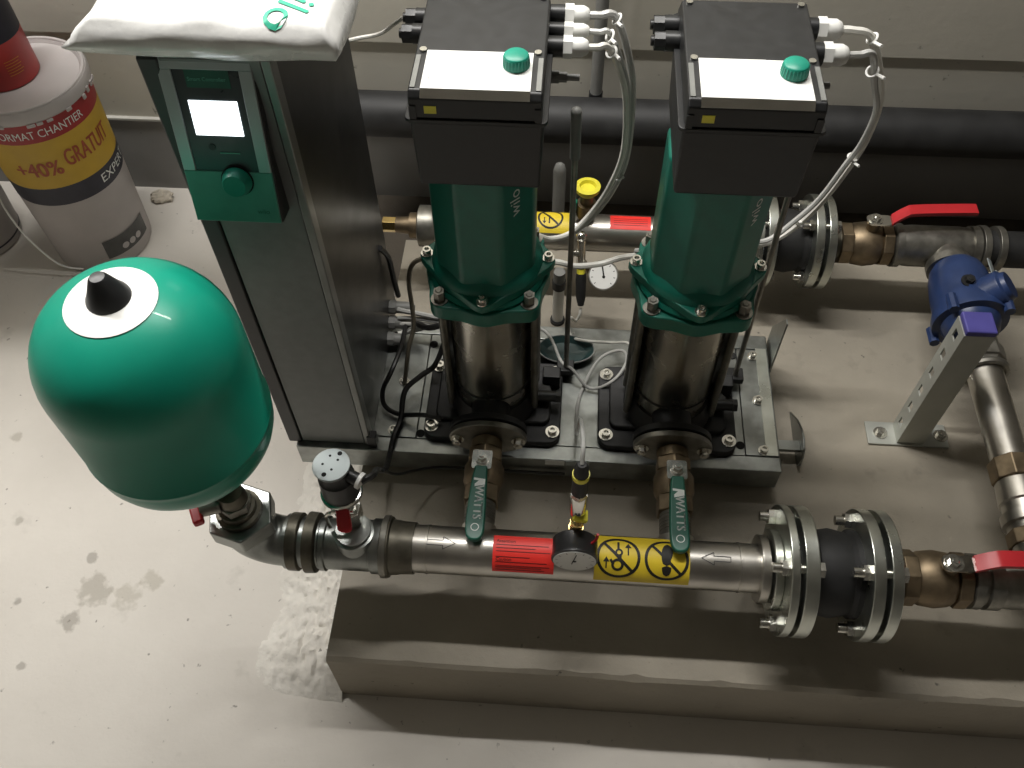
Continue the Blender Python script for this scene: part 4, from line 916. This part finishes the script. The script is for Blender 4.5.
tie((.046, .996, .776), (.5, .4, -.6), 'white cable tie lowest of the three beside the left drive box')
tie((.078, 1.113, .472), (-.3, .2, -1), 'white cable tie halfway down the left cable bundle')
tie((.014, 1.123, .337), (-1, 0, -.2), 'white cable tie on the left bundle above the rear header')
tie((.369, 1.030, .783), (.6, .1, -.5), 'white cable tie at the upper gland of the right drive box')
tie((.372, 1.0, .757), (.5, .4, -.7), 'white cable tie at the lower gland of the right drive box')
tie((.421, 1.086, .55), (-.1, .2, -1), 'white cable tie halfway down the right cable loop')
tie((.379, 1.098, .40), (-.6, 0, -.8), 'white cable tie low on the right cable loop by the rod')
cable([(-.350, 1.17, .66), (-.325, 1.19, .655), (-.289, 1.18, .67), (-.245, 1.08, .75), (-.2175, 1.026, .796)], .003, 'cablew', 'thin white cable from the cabinet back to the left drive box')
cable([(GX, GY, .416), (GX, GY+.03, .43), (.035, .74, .33), (.035, .80, .20), (.037, .86, .11), (.037, .927, .0885), (.049, .979, .0875), (.076, 1.022, .112), (.114, 1.04, .116), (.125, 1.018, .112), (.100, .972, .112), (.059, .968, .09), (.025, .99, .116), (.004, 1.01, .112), (-.03, 1.07, .125), (-.1, 1.07, .14), (-.25, 1.075, .12), (-.32, 1.05, .107)], .0030, 'cable', 'thin grey cable looping over the deck from the front transmitter')
cable([(.0373, 1.169, .079), (.036, 1.163, .066), (.029, 1.16, .051), (.02, 1.135, .09), (.015, 1.12, .1), (.02, 1.09, .09), (.05, 1.065, .108), (.10, 1.07, .10), (.128, 1.04, .135), (.135, 1.01, .118)], .0030, 'cablew', 'thin white cable dropping from the rear transmitter to the deck')
cable([(-.282, 1.08, .118), (-.262, 1.03, .18), (-.232, .985, .225), (-.20, .985, .235), (-.195, 1.0, .2), (-.205, 1.01, .11)], .0058, 'cableb', 'thick black cable curving up from the cabinet side to the left pump column')
cable([(-.296, 1.08, .118), (-.29, .99, .155), (-.300, .935, .154), (-.316, .92, .12), (-.312, .90, .10), (-.283, .885, .096), (-.236, .872, .118), (-.205, .870, .112)], .0045, 'cableb', 'black cable running low across the deck to the left pump foot')
cable([(-.21, 1.0, .165), (-.226, .97, .136), (-.25, .95, .128), (-.276, .92, .120), (-.28, .875, .096), (-.287, .84, .095), (-.29, .806, .09), (-.280, .74, .15), (-.272, .68, .25), (-.256, SY+.006, .335), (SX+.038, SY-.01, .342)], .0052, 'cableb', 'black cable from the pressure switch plug over the front rail')
cable([(-.205, 1.02, .372), (-.25, 1.03, .343), (-.265, 1.03, .297), (-.264, 1.02, .243), (-.262, 1.0, .205), (-.272, .98, .17), (-.285, .96, .09)], .0042, 'tan', 'tan cable hanging between the cabinet and the left motor')
cable([(-.326, 1.10, .30), (-.318, 1.115, .26), (-.316, 1.118, .2), (-.312, 1.115, .155)], .0052, 'cableb', 'short black cable hugging the cabinet back edge above its glands')
cable([(-.266, .690, .232), (-.255, .72, .17), (-.235, .77, .10), (-.20, .806, .052), (-.1, .809, .047), (.02, .809, .046)], .0026, 'cableb', 'thin black wire running along the front rail from the pressure switch')
